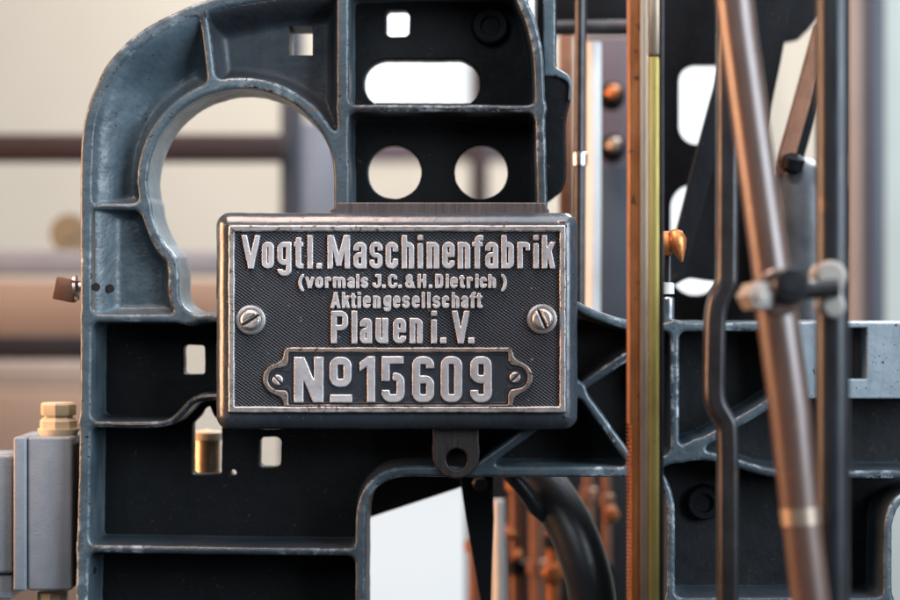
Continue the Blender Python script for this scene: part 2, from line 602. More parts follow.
def lathe_mesh(p0, axis, prof, n=40, name='mesh', angle=35):
    """prof = (distance along axis, radius)"""
    bm = bmesh.new()
    axis = Vector(axis).normalized()
    x, y = frame_axes(axis)
    rows = []
    for t, r in prof:
        c = Vector(p0) + axis * t
        if r < 1e-7:
            rows.append([bm.verts.new(c)])
        else:
            rows.append([bm.verts.new(c + (x * math.cos(2 * math.pi * i / n) + y * math.sin(2 * math.pi * i / n)) * r) for i in range(n)])
    for a, b in zip(rows[:-1], rows[1:]):
        for i in range(n):
            j = (i + 1) % n
            if len(a) == 1 and len(b) == 1:
                continue
            if len(a) == 1:
                bm.faces.new((a[0], b[j], b[i]))
            elif len(b) == 1:
                bm.faces.new((a[i], a[j], b[0]))
            else:
                bm.faces.new((a[i], a[j], b[j], b[i]))
    for r in (rows[0], rows[-1]):
        if len(r) > 1:
            bm.faces.new(r)
    return to_mesh(bm, name, True, angle)


def tube_mesh(path, rad, n=28, name='mesh'):
    bm = bmesh.new()
    P = [Vector(p) for p in path]
    R = rad if isinstance(rad, (list, tuple)) else [rad] * len(P)
    rows = []
    x = None
    for i, p in enumerate(P):
        d = (P[min(i + 1, len(P) - 1)] - P[max(i - 1, 0)]).normalized()
        if x is None:
            x, y = frame_axes(d)
        else:
            x = (x - d * x.dot(d)).normalized()
            y = d.cross(x).normalized()
        rows.append([bm.verts.new(p + (x * math.cos(2 * math.pi * q / n) + y * math.sin(2 * math.pi * q / n)) * R[i]) for q in range(n)])
    for a, b in zip(rows[:-1], rows[1:]):
        for i in range(n):
            j = (i + 1) % n
            bm.faces.new((a[i], a[j], b[j], b[i]))
    bm.faces.new(rows[0])
    bm.faces.new(rows[-1])
    return to_mesh(bm, name, True, 50)


def box_mesh(x0, y0, z0, x1, y1, z1, bev=0.0, seg=2, rot=None, name='mesh'):
    bm = bmesh.new()
    bmesh.ops.create_cube(bm, size=1)
    for v in bm.verts:
        v.co = Vector((v.co.x * (x1 - x0), v.co.y * (y1 - y0), v.co.z * (z1 - z0)))
    if bev:
        bmesh.ops.bevel(bm, geom=bm.edges[:], offset=bev, segments=seg, profile=0.5, affect='EDGES')
    c = Vector(((x0 + x1) / 2, (y0 + y1) / 2, (z0 + z1) / 2))
    mt = Matrix.Translation(c) @ (rot.to_4x4() if rot else Matrix.Identity(4))
    bm.transform(mt)
    return to_mesh(bm, name, True, 35)


def pbox(u0, v0, u1, v1, y, thick, bev=0.0, rot=None, seg=2):
    """box whose front face covers a pixel rectangle at depth y"""
    a, b = pt(u0, v1, y), pt(u1, v0, y)
    return box_mesh(a.x, y, a.z, b.x, y + thick, b.z, bev, seg, rot)


def bar_mesh(pts, hw, y, thick, bev=1.5, res=0.8, extra=None, rounded=True):
    """flat lever cut from plate: a stroked outline at depth y"""
    xs, ys = [p[0] for p in pts], [p[1] for p in pts]
    w = max(hw) if isinstance(hw, (list, tuple)) else hw
    box = (min(xs) - w - 2, min(ys) - w - 2, max(xs) + w + 2, max(ys) + w + 2)

    def f(X, Y):
        d = s_stroke(X, Y, pts, hw)
        return extra(X, Y, d) if extra else d
    k = (D + y) / D
    return solid(field_loops(f, box, res), rim_rings(y, y + thick, bev, 0, 0.3), k)


# =================================================================== THE SETTING: wall behind the machine
wall = add('wall', box_mesh(-6, 3.4, -3, 6, 3.5, 4), 'wall')
tag(wall, 'pale cream plaster wall far behind the machine', 'wall', kind='structure')

# glowing panels added before that wall to whiten the openings
for nm_, st_ in (('pane', 1.0), ('glow_face_low', 0.74)):
    g_ = N('glowing_' + nm_)
    em = g_.mix(g_.ramp(g_.noise(2.2, 2), 0.35, 0.65), (0.93, 0.97, 1.0), (0.86, 0.92, 0.97))
    g_.link(em, g_.b.inputs['Emission Color'])
    g_.b.inputs['Emission Strength'].default_value = st_
    M[nm_] = g_.done((0.12, 0.12, 0.12), 0.3)


def glow_panel(u0, v0, u1, v1, label, pane='pane'):
    y = 3.36
    t = thing('glow_panel', pt((u0 + u1) / 2, v1, y), label, 'glow_panel')
    a, b = pt(u0, v1, y), pt(u1, v0, y)
    fr = 0.05
    for x0, z0, x1, z1 in ((a.x - fr, a.z - fr, b.x + fr, a.z), (a.x - fr, b.z, b.x + fr, b.z + fr), (a.x - fr, a.z, a.x, b.z), (b.x, a.z, b.x + fr, b.z)):
        add('frame', box_mesh(x0, y - 0.01, z0, x1, y + 0.039, z1), 'wall', t)
    add('pane', box_mesh(a.x, y + 0.015, a.z, b.x, y + 0.035, b.z), pane, t)


glow_panel(352, -90, 545, 122, 'added glowing panel seen through the long slot and small square hole of the frame')
glow_panel(350, 478, 476, 800, 'added low glowing panel seen through the arch opening', 'glow_face_low')
glow_panel(668, 20, 748, 310, 'added glowing panel behind the rounded openings of the black inner frame')

# =================================================================== MACHINE FRAME
YF = 0.030           # front plane of the ribs
YW = 0.104           # front of the deep webs
KF = (D + YF) / D
KW = (D + YW) / D


def wp(u, v):
    """a pixel seen on the deep web, in front-plane pixels"""
    return (450 + (u - 450) * KW / KF, 300 + (v - 300) * KW / KF)


frame = thing('cast_iron_machine', pt(300, 600, YF), 'blue grey cast iron machine frame with ribs and round openings, carrying the nameplate', 'machine')

RIM_OUT = spline([(73, 650), (75, 600), (77, 520), (79, 440), (80, 330), (80, 250), (80, 170), (83.5, 123), (96, 84), (113, 56), (140, 31), (173, 13), (203, 1), (260, -12), (330, -20), (420, -24), (530, -26)], 5)
RIM_IN = spline([(530, -10), (420, -12), (330, -8), (260, 1), (206, 13), (178, 24), (149, 41), (123, 64), (107, 90), (96, 125), (93, 170), (92, 250), (92, 330), (91, 440), (90, 520), (88, 600), (87, 650)], 5)
RING = [(341, 216), (341, 200)] + [(241.5 + 99.5 * math.cos(math.radians(a)), 182 - 99.5 * math.sin(math.radians(a))) for a in range(0, 186, 6)] + \
    spline([(145, 207), (152, 229), (161, 247), (171, 259), (173.5, 275), (173.5, 292), (177, 305), (187, 318)], 4)

RIBS = {
    'short_rib': ([(203, 12), (207, 40), (212, 84)], 4.2, 0.0030),
    'upright_rib': ([(343, -24), (343, 216)], 6.2, 0.0006),
    'shelf_rib': ([(343, 108), (541, 108.5)], 4.0, 0.0034),
    'right_rim': (spline([(514, -24), (522, 0), (532, 25), (538.5, 60), (540.5, 126), (542.5, 212)], 5), 5.2, 0.0003),
    'pocket_rib': ([(98, 206.5), (145, 206.5)], 3.6, 0.0034),
    'ledge_rib': ([(88, 318), (262, 318.5)], 4.4, 0.0026),
    'stepped_rib': (spline([(84, 424), (130, 425), (158, 424.5), (172, 421), (183, 411), (193, 401), (208, 397.5), (240, 397)], 5), 3.6, 0.0032),
    'lower_rib': ([(84, 549), (220, 551), (355.5, 552.5)], 4.2, 0.0032),
    'arch_rim': (spline([(360.5, 650), (360.5, 560), (361, 520), (363.5, 502), (371, 487), (384, 476.5), (401, 472), (430, 471.5), (480, 472)], 6) + [(560, 472), (640, 472)], 5.4, 0.0),
    'diagonal_rib': ([(476, 470), (530, 430), (580, 389)], 5.2, 0.0032),
    'diagonal_rib_b': ([(572, 380), (600, 418), (636, 468)], 4.6, 0.0028),
    'diagonal_rib_c': ([(574, 393), (620, 362), (665, 334)], 5.0, 0.0150),
    'top_rim': (spline([(536, 262), (556, 292), (580, 308), (604, 318), (630, 325.5), (662, 327)], 5) + [(720, 327), (800, 327)], 4.6, 0.0004),
    'post_rib': ([(675, 325), (675, 455)], 4.6, 0.0030),
    'branch_rib': (spline([(634, 470), (655, 464), (680, 455), (716, 435), (762, 408), (800, 384)], 4), [5.5] * 8 + [7.5] * 3 + [5.0] * 10, 0.0020),
    'cross_rib': (spline([(684, 456), (712, 457), (736, 463), (772, 473), (820, 474.5), (920, 474.5)], 4), 4.6, 0.0036),
    'side_rim': (spline([(650, 466), (661, 478), (668, 494), (671, 515), (671, 560), (671, 650)], 5), 4.4, 0.0005),
    'far_rim': (spline([(930, 488), (910, 494), (896, 504), (889.5, 520), (888, 545), (888, 650)], 5), 4.4, 0.0005),
    'foot_rib': ([(671, 602), (888, 602)], 4.4, 0.0034),
}


def rim_field(X, Y):
    return s_poly(X, Y, RIM_OUT + RIM_IN) + wob(X, Y, 0.22)


def ring_field(X, Y):
    return s_stroke(X, Y, RING, 5.6) + wob(X, Y, 0.22)


def rib_raw(name, X, Y):
    p, hw, _ = RIBS[name]
    return s_stroke(X, Y, p, hw)


def slab_field(X, Y):
    d = s_rbox(X, Y, 792, 322.5, 960, 399, 3)
    return smax(d, -s_rbox(X, Y, 846, 328, 866.5, 379, 1.5), 1.0)


def all_ribs(X, Y, skip=None):
    d = np.minimum(rim_field(X, Y), ring_field(X, Y))
    for nm in RIBS:
        if nm != skip:
            d = np.minimum(d, rib_raw(nm, X, Y))
    return np.minimum(d, s_rbox(X, Y, 792, 322.5, 960, 399, 3))


WEB_TOP = [(343, -24), (522, -24), (541, 60), (543, 216), (343, 216)]
WEB_LOW = [(84, 320), (672, 320), (672, 474), (398, 474), (376, 484), (364, 503), (361, 560), (361, 650), (84, 650)]
WEB_RIGHT = [(672, 327), (960, 327), (960, 474), (905, 495), (889, 515), (888, 650), (672, 650)]
# how dark each rib is coloured (0 = blue grey, 1 = dark slate)
DARK_TONE = {'outer_rim': 0.0, 'hole_rim': 0.05, 'short_rib': 0.1, 'upright_rib': 0.35, 'shelf_rib': 0.95, 'right_rim': 0.5, 'pocket_rib': 0.0, 'ledge_rib': 0.2, 'stepped_rib': 1.0, 'lower_rib': 0.8,
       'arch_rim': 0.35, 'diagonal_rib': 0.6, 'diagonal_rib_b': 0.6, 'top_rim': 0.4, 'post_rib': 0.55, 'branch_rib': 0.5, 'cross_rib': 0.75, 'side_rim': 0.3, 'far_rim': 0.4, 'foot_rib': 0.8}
NAMES = list(DARK_TONE)


def member(nm, X, Y):
    if nm == 'outer_rim':
        return s_poly(X, Y, RIM_OUT + RIM_IN)
    if nm == 'hole_rim':
        return s_stroke(X, Y, RING, 5.6)
    return rib_raw(nm, X, Y)


def net_field(X, Y):
    """all ribs of the casting as one outline with fillets where they meet"""
    xs, ys = X[0], Y[:, 0]
    d = np.full(X.shape, 60.0)
    for nm in NAMES:
        p = RIM_OUT + RIM_IN if nm == 'outer_rim' else RING if nm == 'hole_rim' else RIBS[nm][0]
        a = [q[0] for q in p]
        b = [q[1] for q in p]
        i0, i1 = np.searchsorted(xs, (min(a) - 26, max(a) + 26))
        j0, j1 = np.searchsorted(ys, (min(b) - 26, max(b) + 26))
        sl = (slice(j0, j1), slice(i0, i1))
        if i1 > i0 and j1 > j0:
            d[sl] = smin(d[sl], member(nm, X[sl], Y[sl]), 8.0)
    # keep the round opening clear of fillets from outside it
    return d + wob(X, Y, 0.22)


def densify(lp, step=7.0):
    out = []
    for a, b in zip(lp, np.roll(lp, -1, 0)):
        n = max(1, int(math.hypot(*(b - a)) / step))
        for q in range(n):
            out.append(a + (b - a) * q / n)
    return np.array(out)


def flare_at(f, draft):
    def g(lp, nn):
        Q = lp + nn * 9
        ins = np.full(len(lp), 99.0)
        for poly in (WEB_TOP, WEB_LOW, WEB_RIGHT):
            ins = np.minimum(ins, s_poly(Q[:, 0], Q[:, 1], poly))
        w = np.clip((3 - ins) / 6, 0, 1)
        return draft + f * w
    return g


def net_rings(front, back, bev=3.9, flare=7.0, draft=1.2):
    r = [(draft, back + 0.008, 0.0)]
    for a in (0, 22, 45, 68, 90):
        q = math.radians(a)
        r.append((flare_at(flare * (1 - math.sin(q)), draft), back - flare * (1 - math.cos(q)) / 1000, 0.0))
    r.append((0.0, front + bev * 1.6 / 1000, 0.1))
    for a, e in ((0, 0.2), (18, 0.45), (36, 0.8), (54, 1.0), (72, 0.8), (90, 0.5)):
        q = math.radians(a)
        r.append((-bev * (1 - math.cos(q)), front + bev * (1 - math.sin(q)) / 1000, e))
    return r


NET = solid([densify(l) for l in field_loops(net_field, (60, -40, 940, 655), 0.9, 0.04)], net_rings(YF, YW + 0.003), KF)
co_ = np.empty(len(NET.vertices) * 3)
NET.vertices.foreach_get('co', co_)
co_ = co_.reshape(-1, 3)
U_, V_ = co_[:, 0] * 1000 / KF + 450, 300 - co_[:, 2] * 1000 / KF
wsum, osum = np.zeros(len(co_)), np.zeros(len(co_))
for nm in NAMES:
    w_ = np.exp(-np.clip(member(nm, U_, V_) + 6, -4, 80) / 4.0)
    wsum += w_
    osum += w_ * DARK_TONE[nm]
dark_tone_ = osum / (wsum + 1e-20)
edge_ = np.empty(len(co_))
NET.attributes['edge'].data.foreach_get('value', edge_)
polys_ = [tuple(p.vertices) for p in NET.polygons]
smooth_ = [p.use_smooth for p in NET.polygons]
cu_ = np.array([U_[list(p)].mean() for p in polys_])
cv_ = np.array([V_[list(p)].mean() for p in polys_])
owner_ = np.argmin(np.stack([member(nm, cu_, cv_) for nm in NAMES]), 0)
ribs_made = {}
for q, nm in enumerate(NAMES):
    sel = np.flatnonzero(owner_ == q)
    used = sorted({v for f in sel for v in polys_[f]})
    mp_ = {v: i for i, v in enumerate(used)}
    me = bpy.data.meshes.new(nm)
    me.from_pydata([tuple(co_[v]) for v in used], [], [tuple(mp_[v] for v in polys_[f]) for f in sel])
    for an, src in (('edge', edge_), ('dark_tone', dark_tone_)):
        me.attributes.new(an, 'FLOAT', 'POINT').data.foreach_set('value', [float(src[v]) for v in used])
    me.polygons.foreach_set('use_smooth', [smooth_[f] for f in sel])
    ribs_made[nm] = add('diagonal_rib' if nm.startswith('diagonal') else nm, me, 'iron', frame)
bpy.data.meshes.remove(NET)
# the brace that lies deeper behind the rack bar
p_, hw_, lo_ = RIBS['diagonal_rib_c']
me = solid(field_loops(lambda X, Y: s_stroke(X, Y, p_, hw_), (566, 326, 673, 401), 0.8), rim_rings(YF + lo_, YW + 0.003, 3.6, 7.0, 1.2), KF)
me.attributes.new('dark_tone', 'FLOAT', 'POINT').data.foreach_set('value', [1.0] * len(me.vertices))
add('diagonal_rib', me, 'iron', frame)

slab = add('end_slab', solid(field_loops(slab_field, (780, 310, 962, 405), 0.8), rim_rings(YF - 0.001, YW + 0.003, 2.2, 0, 1.0), KF), 'pale_iron', frame)
slab['label'] = 'broad pale painted end face with a slot'
add('slot_floor', box_mesh((840 - 450) / 1000 * KF, YF + 0.03, (300 - 385) / 1000 * KF, (872 - 450) / 1000 * KF, YF + 0.034, (300 - 326) / 1000 * KF), 'pad', slab)


# dished floors of the three shallow pockets at the upper left
def basin(name, box, seed_poly, depth, rad, rim_rad, mat, hole=None, res=1.5):
    x0, y0, x1, y1 = box
    xs = np.arange(x0, x1 + res * 0.5, res)
    ys = np.arange(y0, y1 + res * 0.5, res)
    X, Y = np.meshgrid(xs, ys)
    walls = all_ribs(X, Y)
    inside = np.maximum(-walls - 3.5, s_poly(X, Y, seed_poly))
    inside = np.maximum(inside, s_poly(X, Y, RIM_OUT + [(530, 400), (300, 650)]) + 5)
    inside = np.maximum(inside, 1.0 - s_poly(X, Y, RING + [(343, 318)]))
    dr = np.clip(rim_field(X, Y) / rim_rad, 0, 1)
    oth = ring_field(X, Y)
    for nm in ('short_rib', 'upright_rib', 'pocket_rib', 'ledge_rib'):
        oth = np.minimum(oth, rib_raw(nm, X, Y))
    do = np.clip(oth / rad, 0, 1)
    dep = depth * smin(dr * dr * (3 - 2 * dr), np.sqrt(np.clip(1 - (1 - do) ** 2, 0, 1)), 0.25)
    bm = bmesh.new()
    vs = {}

    def vert(j, i):
        if (j, i) not in vs:
            vs[(j, i)] = bm.verts.new(((xs[i] - 450) / 1000 * KF, YF + 0.0016 + float(dep[j, i]), (300 - ys[j]) / 1000 * KF))
        return vs[(j, i)]
    for j in range(len(ys) - 1):
        for i in range(len(xs) - 1):
            if inside[j:j + 2, i:i + 2].max() < 0:
                cx, cy = xs[i] + res / 2, ys[j] + res / 2
                if hole and hole[0] < cx < hole[2] and hole[1] < cy < hole[3]:
                    continue
                bm.faces.new((vert(j, i), vert(j, i + 1), vert(j + 1, i + 1), vert(j + 1, i)))
    if hole:
        es = []
        for e in bm.edges:
            if e.is_boundary:
                c = (e.verts[0].co + e.verts[1].co) / 2
                cu, cv = c.x * 1000 / KF + 450, 300 - c.z * 1000 / KF
                if hole[0] - 1 < cu < hole[2] + 1 and hole[1] - 1 < cv < hole[3] + 1:
                    es.append(e)
        r = bmesh.ops.extrude_edge_only(bm, edges=es)
        for v in r['geom']:
            if isinstance(v, bmesh.types.BMVert):
                v.co.y += 0.065
    me = to_mesh(bm, 'basin', True, 60)
    # normals towards the camera
    if sum(p.normal.y * p.area for p in me.polygons) > 0:
        me.flip_normals()
    return add(name, me, mat, frame)


p1 = [(90, 207), (90, 60), (150, 10), (205, 5), (214, 92), (190, 100), (150, 150), (148, 207)]
p2 = [(204, 10), (340, -10), (340, 190), (300, 110), (213, 90)]
p3 = [(95, 207), (150, 207), (175, 250), (175, 318), (95, 318)]
f1 = basin('pocket_floor', (84, 0, 220, 212), p1, 0.032, 15, 46, 'iron')
f2 = basin('pocket_floor', (196, -14, 352, 190), p2, 0.042, 15, 26, 'iron_dark', hole=(286, 20.5, 310, 50.5))
f3 = basin('pocket_floor', (92, 200, 184, 322), p3, 0.020, 10, 30, 'iron')

# two drilled holes in the wide rim
for i, (u, v) in enumerate(((96, 287), (110, 288.5))):
    y = YF + 0.0012 if i == 0 else YF + 0.008
    a = pt(u, v, y)
    add('drilled_hole', lathe_mesh(a, (0, 1, 0), [(0, 0.0042), (0, 0.0036), (0.004, 0.0030), (0.004, 0)], 20), 'slot', frame)


# deep black webs
def web(name, poly, holes, box, mat, thick=0.026, y=YW):
    def f(X, Y):
        d = s_poly(X, Y, poly)
        for h in holes:
            d = smax(d, -h(X, Y), 0.8)
        return d + wob(X, Y, 0.25)
    return add(name, solid(field_loops(f, box, 0.9), [(0.4, y + thick, 0), (0.2, y + 0.0015, 0), (-0.5, y + 0.0005, 0), (-1.4, y, 0)], KF), mat, frame)


def H(u0, v0, u1, v1, r):
    a, b = wp(u0, v0), wp(u1, v1)
    return lambda X, Y: s_rbox(X, Y, a[0], a[1], b[0], b[1], r)


def Hc(u, v, r):
    a = wp(u, v)
    return lambda X, Y: s_circ(X, Y, a[0], a[1], r * KW / KF)


def Hp(pts, r):
    q = [wp(*p) for p in pts]
    return lambda X, Y: s_poly(X, Y, q) - r


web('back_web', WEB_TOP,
    [H(386, 9, 410, 37, 6), H(364, 59, 480, 107, 24), Hc(394.5, 172, 27), Hc(481.5, 172, 27)], (335, -30, 550, 222), 'web_black')
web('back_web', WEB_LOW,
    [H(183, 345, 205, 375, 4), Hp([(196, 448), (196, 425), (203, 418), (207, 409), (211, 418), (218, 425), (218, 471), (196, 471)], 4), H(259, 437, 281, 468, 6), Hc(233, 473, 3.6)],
    (80, 312, 678, 652), 'web_black')
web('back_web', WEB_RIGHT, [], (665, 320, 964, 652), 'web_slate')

# round bosses cast on the webs
for u, v, r, mt in ((490, 27, 19, 'web_black'), (703, 502, 18, 'back_black')):
    a = pt(u, v, YW + 0.002)
    add('boss', lathe_mesh(a, (0, -1, 0), [(0, (r + 3) / 1000), (0.003, (r + 0.6) / 1000), (0.012, r / 1000), (0.014, (r - 2) / 1000), (0.014, (r * 0.55) / 1000), (0.009, (r * 0.5) / 1000), (0.009, 0)], 44), mt, frame)

a = pt(94, 570, 0.062)
add('set_screw', lathe_mesh(a + Vector((-0.012, 0, 0)), (1, -0.35, 0), [(0, 0.0042), (0.013, 0.0042), (0.015, 0.003), (0.015, 0)], 8, angle=20), 'dark_steel', frame)
# the filed pads that carry the sign
add('mounting_pad', solid(field_loops(lambda X, Y: np.maximum(smin(s_rbox(X, Y, 336, 202.5, 546, 226, 3), s_rbox(X, Y, 330, 209, 549, 226, 3), 5), 0 * X - 1), (322, 196, 556, 232), 0.8),
                          rim_rings(YF - 0.004, YW + 0.002, 1.6, 0, 0.5), KF), 'pad', frame)
LUG = lambda X, Y: smax(smin(s_circ(X, Y, 456, 455, 23.5), s_rbox(X, Y, 432.5, 415, 479, 452, 2), 3), -s_circ(X, Y, 456.5, 459, 10.4), 1.0)
lug = add('mounting_lug', solid(field_loops(LUG, (425, 408, 486, 484), 0.7), rim_rings(YF - 0.005, YW, 2.0, 0, 0.5), KF), 'lug', frame)
add('lug_bore', lathe_mesh(pt(456.5, 459, YF + 0.012), (0, 1, 0), [(0, 0.0116), (0.004, 0.0116), (0.004, 0)], 24), 'slot', lug)

# =================================================================== NAMEPLATE
plate = thing('nameplate', pt(396, 430, 0.03), 'dark raised-letter maker nameplate with silver lettering and serial number 15609', 'nameplate')
HOUSE = lambda X, Y: s_rbox(X, Y, 214.5, 212, 578.5, 430.5, 14) + wob(X, Y, 0.25, 0.6)
house = add('housing', solid(field_loops(HOUSE, (205, 204, 588, 438), 0.8),
            [(-3, 0.030, 0), (0, 0.027, 0.2), (0, 0.0175, 0.2), (-0.4, 0.0148, 0.3), (-1.4, 0.0120, 0.4), (-3.0, 0.0092, 0.5), (-5.2, 0.0066, 0.5), (-8.0, 0.0042, 0.3), (-11.0, 0.0025, 0.1), (-14, 0.0016, 0)]), 'housing', plate)
fieldo = add('lettering_field', box_mesh((230 - 450) / 1000, -0.0012, (300 - 411.5) / 1000, (564.5 - 450) / 1000, 0.004, (300 - 226.5) / 1000), 'hatch', plate)


def sign_rings(front, back, bev=0.8, draft=0.5):
    return [(draft, back, 0), (0.1, front + bev * 0.0011, 0.3), (-bev * 0.35, front + bev * 0.0004, 0.8), (-bev, front, 0.3)]


BORD = lambda X, Y: np.maximum(s_rbox(X, Y, 229, 225.5, 565.5, 412.5, 1.2), -s_rbox(X, Y, 235, 231.5, 559.5, 406.5, 1.2)) + wob(X, Y, 0.22)
add('border', solid(field_loops(BORD, (222, 218, 572, 420), 0.6), sign_rings(-0.0048, 0.002, 1.1, 0.5)), 'border', plate)


def tablet(X, Y):
    d = s_rbox(X, Y, 284, 347.5, 513, 409.5, 6)
    d = smin(d, s_circ(X, Y, 279.5, 379, 16.0), 11)
    return smin(d, s_circ(X, Y, 516.5, 377.5, 16.0), 11)


num = add('number_plate', solid(field_loops(tablet, (255, 340, 540, 416), 0.6), sign_rings(-0.0022, 0.001, 0.8, 0.2)), 'num_field', plate)
TR = lambda X, Y: np.maximum(np.maximum(tablet(X, Y), -(tablet(X, Y) + 4.8)), Y - 406) + wob(X, Y, 0.2)
add('rim', solid(field_loops(TR, (255, 340, 540, 416), 0.5), sign_rings(-0.0046, 0.0, 1.0, 0.4)), 'bronze', num)
TR2 = lambda X, Y: np.maximum(np.maximum(tablet(X, Y) + 5.8, -(tablet(X, Y) + 7.3)), Y - 403.5)
add('inner_line', solid(field_loops(TR2, (255, 340, 540, 416), 0.4), sign_rings(-0.0030, 0.0, 0.4, 0.2)), 'num_field', num)


# ---- letters: strokes as distance fields
def gl(ch, w, h, s, xh):
    """returns (field, extra descent); box is 0..w by 0..h, y up"""
    d_ = 0.0
    R = min(w * 0.46, s * (1.2 if ch in '0569' else 1.4))

    def ring(X, Y, x0, y0, x1, y1, r=R, t=s):
        o = s_rbox(X, Y, x0, y0, x1, y1, r)
        return np.maximum(o, -(o + t))

    def bx(X, Y, x0, y0, x1, y1):
        return s_rbox(X, Y, x0, y0, x1, y1, 0.0)

    def seg(X, Y, ax, ay, bx_, by, t=s):
        L = math.hypot(bx_ - ax, by - ay)
        ux, uy = (bx_ - ax) / L, (by - ay) / L
        a = (X - ax) * ux + (Y - ay) * uy
        b = -(X - ax) * uy + (Y - ay) * ux
        return np.maximum(np.maximum(-a - t, a - L - t), np.abs(b) - t / 2)

    def clip(d, *cs):
        for c in cs:
            d = np.maximum(d, c)
        return d
    mn = lambda *a: np.minimum.reduce(a)
    band = lambda Y, a, b: np.maximum(a - Y, Y - b)
    if ch in 'o0':
        hh = xh if ch == 'o' else h
        f = lambda X, Y: ring(X, Y, 0, 0, w, hh)
    elif ch == 'n':
        f = lambda X, Y: mn(clip(ring(X, Y, 0, -xh, w, xh), -Y), bx(X, Y, 0, 0, s, xh))
    elif ch == 'h':
        f = lambda X, Y: mn(clip(ring(X, Y, 0, -xh, w, xh), -Y), bx(X, Y, 0, 0, s, h))
    elif ch == 'm':
        m = (w + s) / 2
        f = lambda X, Y: mn(clip(ring(X, Y, 0, -xh, m, xh), -Y), clip(ring(X, Y, m - s, -xh, w, xh), -Y), bx(X, Y, 0, 0, s, xh))
    elif ch == 'u':
        f = lambda X, Y: mn(clip(ring(X, Y, 0, 0, w, 2 * xh), Y - xh), bx(X, Y, w - s, 0, w, xh))
    elif ch == 'i':
        f = lambda X, Y: mn(bx(X, Y, 0, 0, s, xh - s * 0.25), bx(X, Y, 0, h - s * 0.95, s, h))
    elif ch == 'l':
        f = lambda X, Y: bx(X, Y, 0, 0, s, h)
    elif ch == 'a':
        f = lambda X, Y: mn(clip(ring(X, Y, 0, -xh, w, xh), xh * 0.68 - Y), bx(X, Y, w - s, 0, w, xh * 0.75), ring(X, Y, 0, 0, w, xh * 0.60, R * 0.9, s * 0.92))
    elif ch == 's':
        def f(X, Y):
            up = ring(X, Y, 0, xh / 2 - s * 0.45, w, xh, R, s * 0.9)
            lo = ring(X, Y, 0, 0, w, xh / 2 + s * 0.45, R, s * 0.9)
            up = clip(up, -np.maximum(w * 0.5 - X, Y - xh * 0.68))
            lo = clip(lo, -np.maximum(X - w * 0.5, xh * 0.32 - Y))
            return mn(up, lo)
    elif ch in 'cC':
        hh = xh if ch == 'c' else h
        f = lambda X, Y: clip(ring(X, Y, 0, 0, w, hh), -np.maximum(w * 0.5 - X, band(Y, hh * 0.36, hh * 0.64)))
    elif ch == 'e':
        f = lambda X, Y: mn(clip(ring(X, Y, 0, 0, w, xh), -np.maximum(w * 0.5 - X, band(Y, xh * 0.29, xh * 0.44))), bx(X, Y, s * 0.5, xh * 0.44, w - s * 0.4, xh * 0.44 + s * 0.8))
    elif ch == 'f':
        x0 = w * 0.22
        f = lambda X, Y: mn(clip(ring(X, Y, x0, 0, w + s * 0.9, h), X - w, h - R * 1.05 - Y), bx(X, Y, x0, 0, x0 + s, h - R), bx(X, Y, 0, xh - s * 0.85, w * 0.94, xh))
    elif ch == 't':
        x0 = w * 0.2
        f = lambda X, Y: mn(clip(ring(X, Y, x0, 0, w + s * 0.9, h), X - w, Y - R * 1.05), bx(X, Y, x0, R, x0 + s, h), bx(X, Y, 0, xh - s * 0.85, w * 0.97, xh))
    elif ch == 'r':
        f = lambda X, Y: mn(clip(ring(X, Y, 0, -xh, w + s * 0.25, xh), X - w, xh - R * 1.5 - Y), bx(X, Y, 0, 0, s, xh))
    elif ch == 'b':
        f = lambda X, Y: mn(ring(X, Y, 0, 0, w, xh), bx(X, Y, 0, 0, s, h))
    elif ch == 'g':
        d_ = h * 0.22
        f = lambda X, Y: mn(ring(X, Y, 0, xh * 0.14, w, xh), bx(X, Y, w - s, -d_ + R, w, xh), clip(ring(X, Y, 0, -d_, w, xh * 0.5), Y + d_ - max(R, s * 1.3) , 0 * X - 9))
    elif ch == 'k':
        f = lambda X, Y: clip(mn(bx(X, Y, 0, 0, s, h), seg(X, Y, s * 0.7, xh * 0.36, w - s * 0.55, xh, s * 0.95), seg(X, Y, s * 1.45, xh * 0.62, w - s * 0.5, 0, s * 0.95)),
                              -Y, np.where(X < s, Y - h, Y - xh), X - w, -X)
    elif ch in 'vV':
        hh = xh if ch == 'v' else h
        f = lambda X, Y: clip(mn(seg(X, Y, s * 0.5, hh, w / 2, s * 0.2), seg(X, Y, w - s * 0.5, hh, w / 2, s * 0.2)), -Y, Y - hh)
    elif ch == 'A':
        f = lambda X, Y: mn(clip(mn(seg(X, Y, s * 0.5, 0, w / 2, h - s * 0.2), seg(X, Y, w - s * 0.5, 0, w / 2, h - s * 0.2)), -Y, Y - h), bx(X, Y, w * 0.22, h * 0.2, w * 0.78, h * 0.2 + s * 0.85))
    elif ch == 'M':
        f = lambda X, Y: clip(mn(bx(X, Y, 0, 0, s, h), bx(X, Y, w - s, 0, w, h), seg(X, Y, s * 0.75, h, w / 2, h * 0.13, s * 0.9), seg(X, Y, w - s * 0.75, h, w / 2, h * 0.13, s * 0.9)),
                              -Y, Y - h, np.where((X > s) & (X < w - s), h * 0.08 - Y, -99))
    elif ch == 'N':
        f = lambda X, Y: clip(mn(bx(X, Y, 0, 0, s, h), bx(X, Y, w - s, 0, w, h), seg(X, Y, s * 0.55, h, w - s * 0.55, 0, s * 1.02)), -Y, Y - h)
    elif ch == 'H':
        f = lambda X, Y: mn(bx(X, Y, 0, 0, s, h), bx(X, Y, w - s, 0, w, h), bx(X, Y, 0, h * 0.43, w, h * 0.43 + s * 0.9))
    elif ch == 'D':
        f = lambda X, Y: mn(clip(ring(X, Y, -w, 0, w, h), -X), bx(X, Y, 0, 0, s, h))
    elif ch == 'P':
